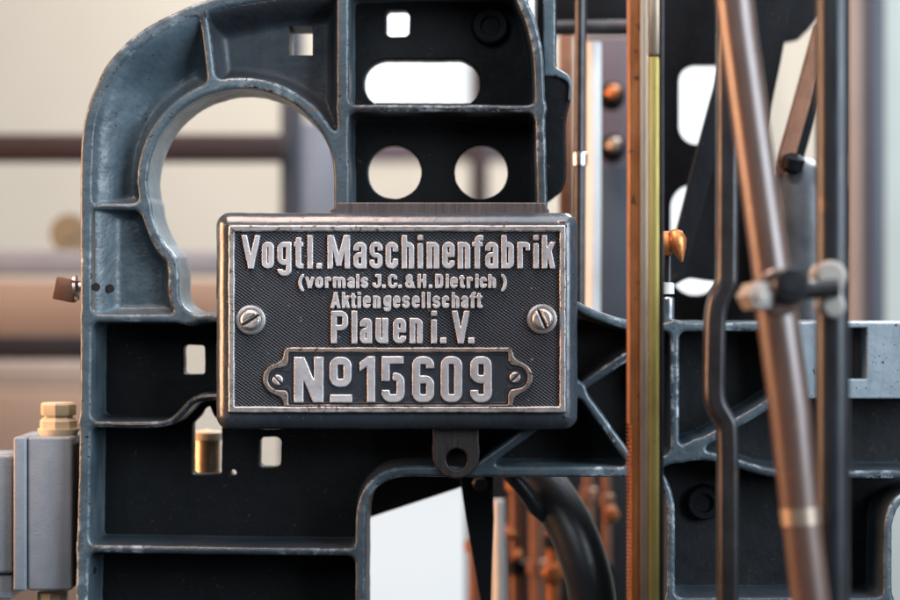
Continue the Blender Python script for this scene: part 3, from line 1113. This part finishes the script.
        f = lambda X, Y: mn(clip(ring(X, Y, -w, h * 0.40, w, h), -X), bx(X, Y, 0, 0, s, h))
    elif ch == 'J':
        f = lambda X, Y: mn(clip(ring(X, Y, 0, 0, w, 2 * h), Y - h, -np.maximum(X - w * 0.5, h * 0.36 - Y)), bx(X, Y, w * 0.35, h - s * 0.9, w, h))
    elif ch == '&':
        f = lambda X, Y: mn(ring(X, Y, w * 0.08, h * 0.46, w * 0.74, h, R, s * 0.85), clip(ring(X, Y, 0, 0, w * 0.86, h * 0.56, R, s * 0.9), 0 * X - 9),
                            clip(seg(X, Y, w * 0.3, h * 0.72, w - s * 0.4, 0, s * 0.9), -Y))
    elif ch in '()':
        d_ = h * 0.24
        H2 = h + d_

        def f(X, Y):
            Xm = X if ch == '(' else w - X
            rr = (H2 * H2 / 4 + (w - s * 0.7) ** 2) / (2 * (w - s * 0.7))
            d = np.abs(np.hypot(Xm - rr - s * 0.0, Y - (h - d_) / 2) - rr + s * 0.5) - s * 0.5
            return np.maximum(np.maximum(np.maximum(d, Xm - w), Y - h), -Y - d_)
    elif ch == '1':
        f = lambda X, Y: mn(bx(X, Y, w - s, 0, w, h), clip(seg(X, Y, w - s * 0.4, h - s * 0.2, 0, h * 0.77, s * 0.95), -X, Y - h, X - w))
    elif ch == '5':
        f = lambda X, Y: mn(bx(X, Y, 0, h - s * 0.95, w * 0.95, h), bx(X, Y, 0, h * 0.46, s, h), clip(ring(X, Y, 0, 0, w, h * 0.64), -np.maximum(X - w * 0.5, band(Y, h * 0.26, h * 0.70))),
                            bx(X, Y, 0, h * 0.46, s, h * 0.6))
    elif ch in '69':
        def f(X, Y):
            if ch == '9':
                X, Y = w - X, h - Y
            return mn(ring(X, Y, 0, 0, w, h * 0.58), clip(ring(X, Y, 0, 0, w, h), -np.maximum(w * 0.5 - X, band(Y, h * 0.3, h * 0.74))))
    elif ch == '-':
        f = lambda X, Y: bx(X, Y, 0, 0, w, h)
    else:   # full stop
        f = lambda X, Y: bx(X, Y, 0, 0, w, w)
    return f, d_


glyphs = {}


def put(ch, x0, x1, base, h, s, xh, parent, name='letter', front=-0.0050, mat='silver'):
    w = round((x1 - x0) * 2) / 2
    if ch in 'il':
        w = s
    key = (ch, w, h, s, xh)
    org = Vector(((x0 - 450) / 1000, 0, (300 - base) / 1000))
    if key not in glyphs:
        f, dsc = gl(ch, w, h, s, xh)
        g = lambda X, Y: f(X, -Y) - 0.12 + wob(X + 13 * ord(ch), Y * 1.1, 0.10, 2.2)
        lp = field_loops(g, (-1, -h - 1, w + 1, dsc + 1), min(0.35, s / 10), 0.03)
        me = solid(lp, sign_rings(front, 0.0, min(0.7, s * 0.11), 0.45), 1.0, (450, 300))
        me.materials.append(M[mat])
        glyphs[key] = me
    o = bpy.data.objects.new(name, glyphs[key])
    COL.objects.link(o)
    o.parent = parent
    o.location = org - world_loc(parent)
    return o


L1 = [('V', 242, 260.5), ('o', 262.5, 274), ('g', 278, 291.5), ('t', 294.5, 303.5), ('l', 308, 313), ('.', 317, 322), ('M', 328, 350), ('a', 354, 366.5), ('s', 370, 382.5), ('c', 386, 398),
      ('h', 402, 414), ('i', 418, 423), ('n', 427, 439), ('e', 442.5, 454.5), ('n', 458, 470), ('f', 472.5, 483), ('a', 485.5, 498), ('b', 501.5, 513.5), ('r', 517.5, 529.5), ('i', 533.5, 538.5), ('k', 542, 555)]
L2 = [('(', 299, 304), ('v', 305.5, 314.5), ('o', 316, 323), ('r', 325.5, 331), ('m', 333.5, 345.5), ('a', 348, 354.5), ('l', 356.5, 359), ('s', 361.5, 368), ('J', 373, 381), ('.', 382.5, 385.5), ('C', 388.5, 397),
      ('.', 398.5, 401.5), ('&', 405.5, 415), ('H', 418, 426), ('.', 429, 432), ('D', 435.5, 443), ('i', 446, 448.5), ('e', 450.5, 457.5), ('t', 459.5, 464.5), ('r', 467, 472.5), ('i', 475.5, 478), ('c', 480, 486.5),
      ('h', 488.5, 495.5), (')', 501.5, 506.5)]
L3 = [('A', 331, 340.5), ('k', 342.5, 350), ('t', 351, 356), ('i', 358, 360.5), ('e', 363.5, 370.5), ('n', 373.5, 380.5), ('g', 384, 391), ('e', 393.5, 400), ('s', 402.5, 409.5), ('e', 412.5, 419.5), ('l', 422, 424.5),
      ('l', 427.5, 430), ('s', 433, 440), ('c', 442.5, 449), ('h', 452, 459), ('a', 461.5, 468), ('f', 470, 475.5), ('t', 476.5, 482)]
L4 = [('P', 331.5, 348), ('l', 352, 357), ('a', 360.5, 372), ('u', 376, 388), ('e', 393.5, 406), ('n', 410, 422.5), ('i', 431.5, 436.5), ('.', 440.5, 446), ('V', 452, 469.5), ('.', 468.5, 474)]
for line, base, h, s, xh in ((L1, 268.5, 33, 4.9, 26.2), (L2, 288, 13.6, 2.7, 10.8), (L3, 308, 15.6, 2.8, 12.0), (L4, 343.3, 32.3, 5.2, 25.0)):
    for ch, a, b in line:
        nm = 'full_stop' if ch == '.' else 'bracket' if ch in '()' else 'ampersand' if ch == '&' else 'letter'
        hh = h * 0.93 if ch == 't' else h
        put(ch, a, b, base, hh, s, xh, plate, nm)
put('N', 294.5, 323.5, 402.3, 45.3, 9.0, 30, num)
put('0', 330, 351.5, 386.6, 29.6, 7.6, 30, num)
put('-', 330.5, 352, 402.3, 7.6, 7.6, 30, num, 'underline')
for ch, a, b in (('1', 360, 375), ('5', 382, 404.5), ('6', 412.5, 434), ('0', 441, 462), ('9', 470.5, 491.5)):
    put(ch, a, b, 402, 45.6, 7.6, 30, num, 'digit')


def screw(u, v, r_washer, r_head, ang, slot, y0, parent, washer=True):
    k = 1.0
    ca, sa = math.cos(math.radians(ang)), math.sin(math.radians(ang))

    def f(X, Y):
        a = (X - u) * ca + (Y - v) * sa
        b = -(X - u) * sa + (Y - v) * ca
        return np.maximum(s_circ(X, Y, u, v, r_head), -np.maximum(np.abs(b) - slot / 2, np.abs(a) - r_head - 2))
    h = r_head * 0.00042
    me = solid(field_loops(f, (u - r_head, v - r_head, u + r_head, v + r_head), 0.35),
               [(0, y0, 0), (0, y0 - h * 0.3, 0.3), (-r_head * 0.06, y0 - h * 0.6, 0.8), (-r_head * 0.14, y0 - h * 0.85, 0.5), (-r_head * 0.27, y0 - h, 0.2)])
    s = add('screw', me, 'screw', parent, pt(u, v, 0) * 1.0)
    c = Vector(((u - 450) / 1000, y0, (300 - v) / 1000))
    add('slot', lathe_mesh(c, (0, -1, 0), [(-0.001, r_head * 0.00097), (h * 0.25, r_head * 0.00097), (h * 0.25, 0)], 32), 'slot', s)
    if washer:
        rw = r_washer / 1000
        add('washer', lathe_mesh(c, (0, -1, 0), [(-0.003, rw), (-0.0012, rw), (-0.0004, rw * 0.97), (0.0, rw * 0.9), (0.0, rw * 0.76), (-0.0006, rw * 0.72), (-0.0006, 0)], 48), 'screw', s)
    return s


screw(251, 320, 15.0, 10.2, -31, 1.9, -0.0042, plate)
screw(542, 319, 15.0, 10.4, 66, 1.9, -0.0042, plate)
screw(278, 380, 0, 5.6, 48, 1.3, -0.0028, num, False)
screw(515, 377.3, 0, 5.6, -46, 1.3, -0.0028, num, False)

# =================================================================== FOREGROUND: rods, levers and bars of the linkage
# toothed rack bar
yb = -0.13
kb = (D + yb) / D
rack = thing('rack_bar', pt(646, 640, yb), 'upright brass and copper rack bar with fine teeth beside the nameplate', 'rack bar')


def rack_strip():
    pts = [(628.5, -30), (628.5, 424)]
    v = 424.0
    while v < 640:
        pts += [(628.0, v), (630.6, v + 1.2), (630.6, v + 2.4), (628.0, v + 3.7)]
        v += 4.0
    pts += [(628.5, 645), (640, 645), (640, -30)]
    P = [np.array([(a, b) for a, b in pts], float)]
    # outward normals need the same turning sense as contours(): check the area
    a = P[0]
    area_ = 0.5 * np.sum(a[:, 0] * np.roll(a[:, 1], -1) - np.roll(a[:, 0], -1) * a[:, 1])
    if area_ < 0:
        P[0] = a[::-1].copy()
    return solid(P, [(0, yb + 0.022, 0), (0, yb + 0.0015, 0.2), (-0.5, yb + 0.0005, 0.5), (-0.9, yb + 0.0003, 0.3)], kb)


add('rack_strip', rack_strip(), 'rack_copper', rack)
add('edge_strip', pbox(640.3, -30, 648.6, 645, yb - 0.002, 0.024, 0.0012), 'strip', rack)
add('front_strip', pbox(648.9, 56, 659.5, 645, yb - 0.004, 0.026, 0.0022), 'brass', rack)
add('front_strip', pbox(648.9, -30, 659.5, 55.4, yb - 0.0044, 0.0264, 0.0022), 'strip', rack)
add('back_strip', pbox(659.8, -30, 664, 645, yb + 0.001, 0.022, 0.001), 'dark_steel', rack)

# cranked lever
yl = -0.17
lv = add('cranked_lever', bar_mesh(spline([(729, -40), (729, 120), (728.5, 262), (727, 284), (720, 300), (717, 316), (716, 345), (715.5, 392), (718.5, 408), (726, 421), (729, 436), (729.5, 520), (729.5, 650)], 6), 10.3, yl, 0.020, 6.5), 'dark_steel', at=pt(729, 640, yl))
tag(lv, 'dark upright cranked lever with two kinks between rack bar and slanting rod', 'lever')

# slanting rods and their joint
ys_ = -0.30
ks = (D + ys_) / D
r1 = thing('slanting_rod', pt(775, 290, ys_), 'thick slanting steel rod running from the top edge down to the joint', 'rod')
add('shaft', tube_mesh([pt(730, -40, ys_), pt(738, 30, ys_), pt(773, 285, ys_)], [0.0185 * ks, 0.0185 * ks, 0.0190 * ks], 40), 'rod_steel', r1)
r2 = thing('slanting_rod', pt(775, 300, ys_), 'thick steel rod running from the joint down to the bottom edge', 'rod')
add('shaft', tube_mesh([pt(775, 300, ys_), pt(790, 410, ys_), pt(800, 512, ys_), pt(817, 650, ys_)], [0.021 * ks, 0.021 * ks, 0.0195 * ks, 0.0195 * ks], 40), 'rod_steel', r2)
add('collar', tube_mesh([pt(799.5, 507, ys_), pt(801, 524, ys_)], 0.0203 * ks, 40), 'strip', r2)  # pale ring put in for a highlight on the rod
jn = thing('pin_joint', pt(790, 315, ys_), 'pinned joint with bolt heads between the slanting rods and the upright rod', 'joint')
add('knuckle', lathe_mesh(pt(777, 292, ys_) + Vector((0, 0.022, 0)), (0, -1, 0), [(0, 0.0185), (0.002, 0.0205), (0.040, 0.0205), (0.042, 0.0185), (0.042, 0)], 44), 'rod_steel', jn)
add('bolt_head', lathe_mesh(pt(758, 296, ys_ - 0.016), (0.22, -1, 0.05), [(-0.02, 0.0125), (0.0, 0.0130), (0.009, 0.0130), (0.011, 0.0112), (0.011, 0.0068), (0.015, 0.0062), (0.015, 0)], 6, angle=20), 'boss_cream', jn)
add('bolt_head', lathe_mesh(pt(791, 286, ys_ - 0.022), (-0.12, -1, 0.1), [(-0.02, 0.0150), (0.0, 0.0155), (0.009, 0.0155), (0.011, 0.0135), (0.011, 0.0080), (0.016, 0.0074), (0.016, 0)], 36, angle=20), 'grey_rod', jn)
add('pin', tube_mesh([pt(780, 292, ys_), pt(838, 288, ys_)], 0.008, 28), 'dark_steel', jn)

# upright rod at the right with its boss
yr = -0.27
r3 = thing('upright_rod', pt(832, 640, yr), 'upright grey steel rod at the right with a cream boss on it', 'rod')
add('shaft', tube_mesh([pt(832.5, -40, yr), pt(832.5, 300, yr), pt(832.5, 650, yr)], 0.0172 * (D + yr) / D, 40), 'grey_rod', r3)
add('boss', solid(field_loops(lambda X, Y: smin(s_circ(X, Y, 832, 276, 16), s_circ(X, Y, 834, 306, 13), 14), (805, 250, 860, 330), 0.7), rim_rings(yr - 0.026, yr + 0.010, 5.0, 0, 0.3), (D + yr - 0.026) / D), 'boss_cream', r3)

# =================================================================== BEHIND THE FRAME: second frame, levers, rods
yk = 0.34
kk = (D + yk) / D


def back_plate(X, Y):
    d = s_rbox(X, Y, 652, -60, 846, 340, 6)
    d = smax(d, -s_rbox(X, Y, 679, 64, 735, 144, 18), 1)
    d = smax(d, -s_rbox(X, Y, 671, 184, 722, 295, 24), 1)
    return smax(d, -s_poly(X, Y, spline([(767, 60), (778, 44), (800, 38), (838, 26), (838, 300), (760, 300), (760, 160), (767, 60)], 4)), 1)


bp = add('inner_machine_side', solid(field_loops(back_plate, (640, -66, 850, 345), 1.0), rim_rings(yk, yk + 0.02, 2, 0, 0.3), kk), 'back_black', at=pt(700, 330, yk))
tag(bp, 'black inner machine frame with rounded openings, behind the rods at top right', 'machine frame')

yv = 0.20
lever = add('black_lever', bar_mesh([(731, 60), (705, 160), (676, 272)], [9, 10, 9], yv, 0.012, 1.2), 'back_black', at=pt(676, 272, yv))
tag(lever, 'thin black lever slanting across the rounded openings beside the rack bar', 'lever')
cov = add('black_cover', solid(field_loops(lambda X, Y: s_poly(X, Y, spline([(708, 150), (760, 150), (760, 282), (715, 281), (690, 278), (672, 281), (690, 215), (708, 150)], 4)), (660, 140, 770, 292), 0.9), rim_rings(0.25, 0.27, 2.0, 0, 0), (D + 0.25) / D), 'back_black', at=pt(715, 281, 0.25))
tag(cov, 'flat black cover behind the thin slanting lever, hiding most of the lower rounded opening', 'cover')
plate2 = add('black_lever', bar_mesh([(778, -40), (760, 60), (744, 170)], [21, 21, 14], yv + 0.03, 0.016, 1.6), 'back_black', at=pt(744, 170, yv))
tag(plate2, 'broad black arm slanting behind the upper slanting rod', 'lever')
lv3 = thing('brown_lever', pt(786, 165, yv), 'brown lever slanting through the bright gap beside the upright rod', 'lever')
add('face', bar_mesh([(822, 30), (803, 100), (784, 168)], 8, yv, 0.010, 1.2), 'rust_brown', lv3)
add('edge_plate', bar_mesh([(831, 34), (812, 104), (793, 172)], 7, yv + 0.012, 0.012, 1.2), 'back_black', lv3)
cas = thing('casing', pt(802, 320, 0.22), 'dark grey rounded casing behind the pin joint', 'casing')
c0 = pt(802, 320, 0.22)
add('barrel', lathe_mesh(c0, (0, 0, 1), [(0, 0.041), (0.10, 0.041), (0.140, 0.0385), (0.162, 0.030), (0.176, 0.016), (0.180, 0)], 44), 'casing', cas)
add('knob', lathe_mesh(c0 + Vector((-0.017, -0.03, 0.162)), (0.2, -0.3, 1), [(0, 0.008), (0.004, 0.012), (0.016, 0.012), (0.02, 0.006), (0.02, 0)], 24), 'back_black', cas)

# copper wing nut and small pin next to the rack bar
wn = thing('copper_nut', pt(676, 262, 0.05), 'rough orange copper cone and collar poking out beside the rack bar', 'nut')
add('collar', lathe_mesh(pt(655, 243, 0.05), (1, 0, -0.05), [(0, 0.012), (0.012, 0.013), (0.016, 0.0125), (0.0185, 0.009), (0.0185, 0)], 28), 'copper', wn)
add('cone', lathe_mesh(pt(674, 230, 0.045), (0.22, -0.25, -1), [(0, 0.003), (0.003, 0.008), (0.012, 0.0105), (0.020, 0.008), (0.034, 0.0015), (0.035, 0)], 14, angle=60), 'copper', wn)
sp = thing('spring_pin', pt(668, 320, 0.06), 'small grey pin with white collar standing on the frame top rim', 'pin')
add('barrel', lathe_mesh(pt(668, 322, 0.06), (0, 0, 1), [(0, 0.0055), (0.002, 0.0065), (0.024, 0.0065), (0.026, 0.005), (0.026, 0)], 24), 'steel', sp)
add('collar', lathe_mesh(pt(668, 294, 0.06), (0, 0, 1), [(0, 0.0065), (0.011, 0.0065), (0.012, 0.004), (0.012, 0)], 24), 'white_metal', sp)
add('stem', lathe_mesh(pt(668, 284, 0.06), (0, 0, 1), [(0, 0.004), (0.03, 0.004), (0.03, 0)], 20), 'dark_steel', sp)

# bracket behind the right rim and its dark pocket
yq = 0.085
br = thing('side_bracket', pt(560, 205, yq), 'blue grey bracket with flared shoulder behind the right rim', 'bracket')
kq = (D + yq) / D
SH = spline([(538, -40), (556.5, -40), (556.5, 50), (558, 70), (565, 76), (571.5, 82), (571, 100), (566, 125), (566, 182), (550, 200), (538, 210)], 3)
add('shoulder', solid(field_loops(lambda X, Y: s_poly(X, Y, SH), (530, -50, 580, 220), 0.8), rim_rings(yq + 0.004, yq + 0.09, 2.5, 0, 0), kq), 'back_black', br)
add('flange', solid(field_loops(lambda X, Y: np.minimum(s_rbox(X, Y, 543, -40, 555.5, 76, 2), s_stroke(X, Y, spline([(551, 68), (558, 73), (566, 77), (570, 84), (569.5, 100)], 4), [4, 4, 4, 4, 4, 4, 3.5, 3.5, 3.2, 3, 2.6, 2.3, 2, 1.6, 1.3, 1, 1])), (535, -50, 580, 110), 0.7), rim_rings(yq, yq + 0.02, 2.2, 0, 0), kq), 'iron', br)

yw = 0.22
rd = thing('guide_rod', pt(580, 320, yw), 'dark steel guide rod with a collar, just right of the bracket', 'rod')
add('shaft', tube_mesh([pt(581, -40, yw), pt(580, 140, yw), pt(579, 330, yw)], 0.0065, 28), 'dark_steel', rd)
add('collar', lathe_mesh(pt(580, 166, yw), (0, 0, 1), [(0, 0.0075), (0.001, 0.0085), (0.014, 0.0085), (0.015, 0.007), (0.015, 0)], 28), 'steel', rd)
rd2 = add('guide_rod', tube_mesh([pt(594, 42, 0.32), pt(594, 200, 0.32), pt(593, 340, 0.32)], 0.0085, 28), 'white_metal', at=pt(593, 340, 0.32))
tag(rd2, 'pale rod standing right beside the dark guide rod', 'rod')
rd3 = add('cross_rod', tube_mesh([pt(540, 28, 0.30), pt(648, 27, 0.30)], 0.0085, 28), 'dark_steel', at=pt(600, 27, 0.30))
tag(rd3, 'horizontal dark rod across the top behind the guide rods', 'rod')
cb = add('copper_bar', pbox(560, 34, 574, 230, 0.42, 0.03, 0.003), 'rust_brown', at=pt(567, 230, 0.42))
tag(cb, 'orange copper bar behind the side bracket', 'bar')
for u, v in ((611, 98), (612, 150)):
    a = pt(u, v, 0.6)
    bo = thing('bobbin', a, 'upper of the two blurred bobbins left of the rack bar' if v < 120 else 'lower of the two blurred bobbins left of the rack bar', 'bobbin', 'bobbins beside the rack bar')
    add('hub', lathe_mesh(a, (0, -1, 0.1), [(0, 0.016), (0.004, 0.018), (0.012, 0.018), (0.014, 0.011), (0.03, 0.010), (0.032, 0)], 32), 'back_black', bo)
    add('cap', lathe_mesh(a + Vector((0, -0.034, 0.0034)), (0, -1, 0.1), [(0, 0.009), (0.006, 0.009), (0.009, 0.006), (0.010, 0)], 28), 'copper' if v < 120 else 'strip', bo)
p_ = add('steel_panel', pbox(598, 165, 660, 360, 0.62, 0.02, 0.004), 'panel_blue', at=pt(620, 360, 0.62))
tag(p_, 'blue grey sheet panel below the bobbins', 'panel')
p_ = add('steel_panel', pbox(585, 36, 640, 165, 0.66, 0.02, 0.004), 'mauve', at=pt(615, 165, 0.66))
tag(p_, 'mauve sheet panel above and behind the bobbins', 'panel')
p_ = add('dark_upright', pbox(540, -60, 655, 34, 0.70, 0.02, 0.004), 'back_black', at=pt(600, 34, 0.7))
tag(p_, 'black panel along the top edge behind the horizontal rod', 'panel')

# under the arch: hose, blade, copper shafts
hs = add('black_hose', tube_mesh([pt(u, v, y) for u, v, y in [(a[0], a[1], a[2]) for a in spline([(480, 420, 0.26), (512, 452, 0.22), (542, 484, 0.19), (568, 522, 0.17), (584, 562, 0.16), (593, 606, 0.16), (597, 680, 0.16)], 8)]], 0.0255, 40), 'hose', at=pt(584, 640, 0.16))
tag(hs, 'thick black rubber hose curving down under the frame', 'hose')
hs2 = add('black_hose', tube_mesh([pt(*a) for a in spline([(480, 430, 0.16), (508, 470, 0.15), (528, 495, 0.155), (548, 528, 0.17)], 8)], [0.009] * 20 + [0.008, 0.006, 0.004, 0.002, 0.001], 28), 'hose', at=pt(510, 470, 0.15))
tag(hs2, 'thin black cable lying against the thick curved hose', 'hose')
bl = thing('tapered_blade', pt(486, 600, 0.17), 'black tapered blade hanging from a pin under the lug', 'lever')
add('blade', bar_mesh([(476, 470), (480, 520), (486, 600), (490, 660)], [17, 14, 5.5, 3], 0.17, 0.012, 1.4), 'back_black', bl)
add('pin', lathe_mesh(pt(480, 484, 0.17), (0, -1, 0), [(-0.004, 0.0085), (0.004, 0.0085), (0.006, 0.006), (0.006, 0)], 28), 'dark_steel', bl)
arm = add('black_lever', solid(field_loops(lambda X, Y: s_poly(X, Y, [(330, 440), (470, 440), (464, 486), (457, 489), (360, 521), (330, 532)]), (320, 430, 480, 540), 0.9), rim_rings(0.20, 0.22, 1.5, 0, 0), (D + 0.20) / D), 'back_black', at=pt(400, 500, 0.2))
tag(arm, 'black arm sloping across the top of the arch opening', 'lever')
wr = add('pale_rod', tube_mesh([pt(498, 500, 0.42), pt(499, 560, 0.42), pt(500, 680, 0.42)], [0.0075, 0.0085, 0.0095], 24), 'white_metal', at=pt(500, 680, 0.42))
tag(wr, 'pale upright rod under the frame beside the black blade', 'rod')
bd = add('machine_bed', pbox(466, 440, 690, 760, 0.95, 0.05, 0.004), 'back_black', at=pt(580, 760, 0.95))
tag(bd, 'dark machine bed behind the copper shafts', 'machine bed')
knobs = {515: [(509, 533, 8), (517, 555, 7)], 552: [(553, 574, 12)], 606: [(611, 514, 9)]}
for u, w, v0, mat, y, lab in ((476, 9, 480, 'rust_brown', 0.55, 'brown shaft directly behind the tapered blade'),
                              (515, 7, 474, 'rust_brown', 0.54, 'brown shaft with two copper knobs right of the pale upright rod'),
                              (536, 8, 474, 'rust_brown', 0.62, 'brown shaft between the knobbed shaft and the curved hose'),
                              (552, 7, 474, 'rack_copper', 0.50, 'orange copper shaft with a knob, just behind the curved hose'),
                              (588, 6, 470, 'rust_brown', 0.60, 'brown shaft right of the curved hose'),
                              (606, 5, 470, 'rust_brown', 0.50, 'thin copper shaft with one bright knob between hose and rack bar')):
    s_ = add('upright_shaft', tube_mesh([pt(u, v0 - 60, y), pt(u + 1, 560, y), pt(u + 2, 700, y)], w / 1000 * (D + y) / D, 24), mat, at=pt(u + 2, 700, y))
    tag(s_, lab, 'shaft', 'upright shafts under the frame')
    for v_ in (random.uniform(488, 520), random.uniform(545, 600)):
        rr = w / 1000 * (D + y) / D
        add('collar', lathe_mesh(pt(u + 1, v_, y), (0, 0, 1), [(0, rr * 1.1), (0.002, rr * 1.5), (0.016, rr * 1.5), (0.018, rr * 1.1), (0.018, 0)], 24), random.choice(('rust_brown', 'rack_copper', 'back_black')), s_)
    for a_, b_, r in knobs.get(u, ()):
        a = pt(a_, b_, y - 0.012)
        add('knob', lathe_mesh(a + Vector((0, 0.02, 0)), (0, -1, 0), [(0, r * 0.0006), (0.01, r * 0.0008), (0.016, r * 0.00125), (0.024, r * 0.00125), (0.030, r * 0.0009), (0.033, 0)], 6, angle=25), 'rack_copper', s_)

# copper fitting seen through the left web opening
cf = thing('copper_fitting', pt(207, 480, 0.22), 'bright copper pipe fitting seen through the web opening under the nameplate', 'fitting')
c0 = pt(207, 520, 0.22)
add('pipe', lathe_mesh(c0, (0, 0, 1), [(0, 0.0145), (0.092, 0.0145)], 32), 'light_brass', cf)
add('flange', lathe_mesh(c0 + Vector((0, 0, 0.088)), (0, 0, 1), [(0, 0.015), (0.001, 0.018), (0.009, 0.018), (0.010, 0.0165), (0.011, 0.006), (0.013, 0)], 32), 'cream', cf)

# =================================================================== LEFT EDGE: junction box, bolt
yj = 0.055
jb = thing('junction_box', pt(45, 592, yj), 'light grey plastic junction box with a cream cable gland at the left edge', 'junction box')
add('body', pbox(27.5, 437, 71.5, 591, yj, 0.09, 0.0032, seg=3), 'box_grey', jb)
add('cover', pbox(13, 437, 26.4, 591.5, yj - 0.001, 0.092, 0.0030, seg=3), 'box_grey', jb)
add('gasket', pbox(25, 440, 29, 588, yj + 0.004, 0.08), 'gasket', jb)
add('back_seal', pbox(70.5, 444, 75, 586, yj + 0.010, 0.07, 0.001), 'gasket', jb)
g = add('gland', lathe_mesh(pt(58.5, 441, yj + 0.035), (0, 0, 1), [(0, 0.0195), (0.021, 0.0195), (0.0245, 0.0165), (0.0245, 0.0150), (0.027, 0.0150), (0.027, 0.0178), (0.029, 0.0185), (0.038, 0.0185), (0.040, 0.017), (0.040, 0)], 8, angle=20), 'cream', jb)
add('gland_base', lathe_mesh(pt(58.5, 440, yj + 0.035), (0, 0, 1), [(0, 0.0175), (0.010, 0.0215), (0.012, 0.0215), (0.012, 0)], 36), 'cream', g)
add('gland', lathe_mesh(pt(53, 592, yj + 0.035), (0, 0, -1), [(0, 0.016), (0.02, 0.016), (0.04, 0.014), (0.04, 0)], 10, angle=20), 'cream', jb)
jb2 = thing('switch_box', pt(0, 575, yj), 'second light grey box cut off by the left edge', 'junction box')
add('body', pbox(-40, 455, 12, 574, yj + 0.012, 0.07, 0.004, seg=3), 'box_grey', jb2)
add('base', pbox(-40, 575.5, 12, 600, yj + 0.016, 0.06, 0.003, seg=3), 'box_grey', jb2)

bt = thing('square_bolt', pt(80, 290, 0.05), 'square-headed copper brown bolt sticking out of the rim at the left', 'bolt')
rt = Matrix.Rotation(math.radians(12), 3, 'Y')
add('head', pbox(54, 278.5, 75, 301, 0.042, 0.024, 0.0015, rt), 'rust_brown', bt)
add('washer', lathe_mesh(pt(74.5, 288, 0.054), (1, 0, 0.1), [(0, 0.013), (0.003, 0.013), (0.003, 0)], 32), 'screw', bt)
add('shank', tube_mesh([pt(70, 288, 0.054), pt(92, 286, 0.054)], 0.005, 20), 'screw', bt)

# =================================================================== FAR BACKGROUND: rails, posts, boards
def far(name, u0, v0, u1, v1, y, t, mat, label, cat, bev=0.006):
    o = add(name, pbox(u0, v0, u1, v1, y, t, bev), mat, at=pt((u0 + u1) / 2, v1, y))
    return tag(o, label, cat)


far('wooden_rail', -260, 133.5, 284, 160.5, 1.00, 0.06, 'wood', 'dark red brown wooden rail, blurred, running behind the round opening', 'rail')
far('wooden_rail', 352, 140, 560, 160, 1.56, 0.06, 'mauve', 'dull mauve rail seen through the two round web holes', 'rail')
far('wooden_post', 470, 60, 489, 420, 1.48, 0.05, 'wood', 'brown post seen through the right round web hole', 'post')
far('blue_post', 280, -200, 302, 700, 1.05, 0.05, 'post_blue', 'dark blue grey post behind the round opening', 'post')
far('grey_post', 302, 120, 352, 700, 1.62, 0.05, 'cabinet', 'blurred blue grey cabinet right of the dark post in the round opening', 'cabinet')
far('grey_rail', -260, 250, 290, 275, 1.0, 0.05, 'grey_rail', 'light grey rail, blurred, level with the square bolt', 'rail')
far('pink_board', -260, 279, 290, 340, 1.30, 0.04, 'pink_wood', 'pinkish tan board below the grey rail', 'board')
far('dark_shelf', -260, 336, 172, 360, 1.1, 0.05, 'shelf', 'dark shelf edge under the pinkish board', 'shelf')
far('tan_board', -260, 360, 160, 390, 1.65, 0.04, 'tan_light', 'grey tan board below the dark shelf', 'board')
far('tan_board', -260, 391, 160, 760, 1.58, 0.04, 'tan_board', 'warm tan board behind the junction box', 'board')
far('rose_post', 848, -200, 867, 700, 1.0, 0.05, 'rose', 'pale rose post right of the upright rod', 'post')
far('blue_post', 867, -200, 886, 700, 0.92, 0.05, 'post_blue', 'slim dark blue post near the right edge', 'post')
far('mint_panel', 884, -200, 1060, 700, 1.0, 0.05, 'mint', 'pale mint panel at the right edge', 'panel')
pu = thing('pulley_wheel', pt(70, 236, 1.05), 'blurred tan wheel above the grey rail, peeking out left of the rim', 'wheel')
add('disc', lathe_mesh(pt(72, 234, 1.05), (0, -1, 0), [(0, 0.026), (0.004, 0.030), (0.016, 0.030), (0.02, 0.026), (0.02, 0.010), (0.026, 0.009), (0.026, 0)], 36), 'pulley', pu)
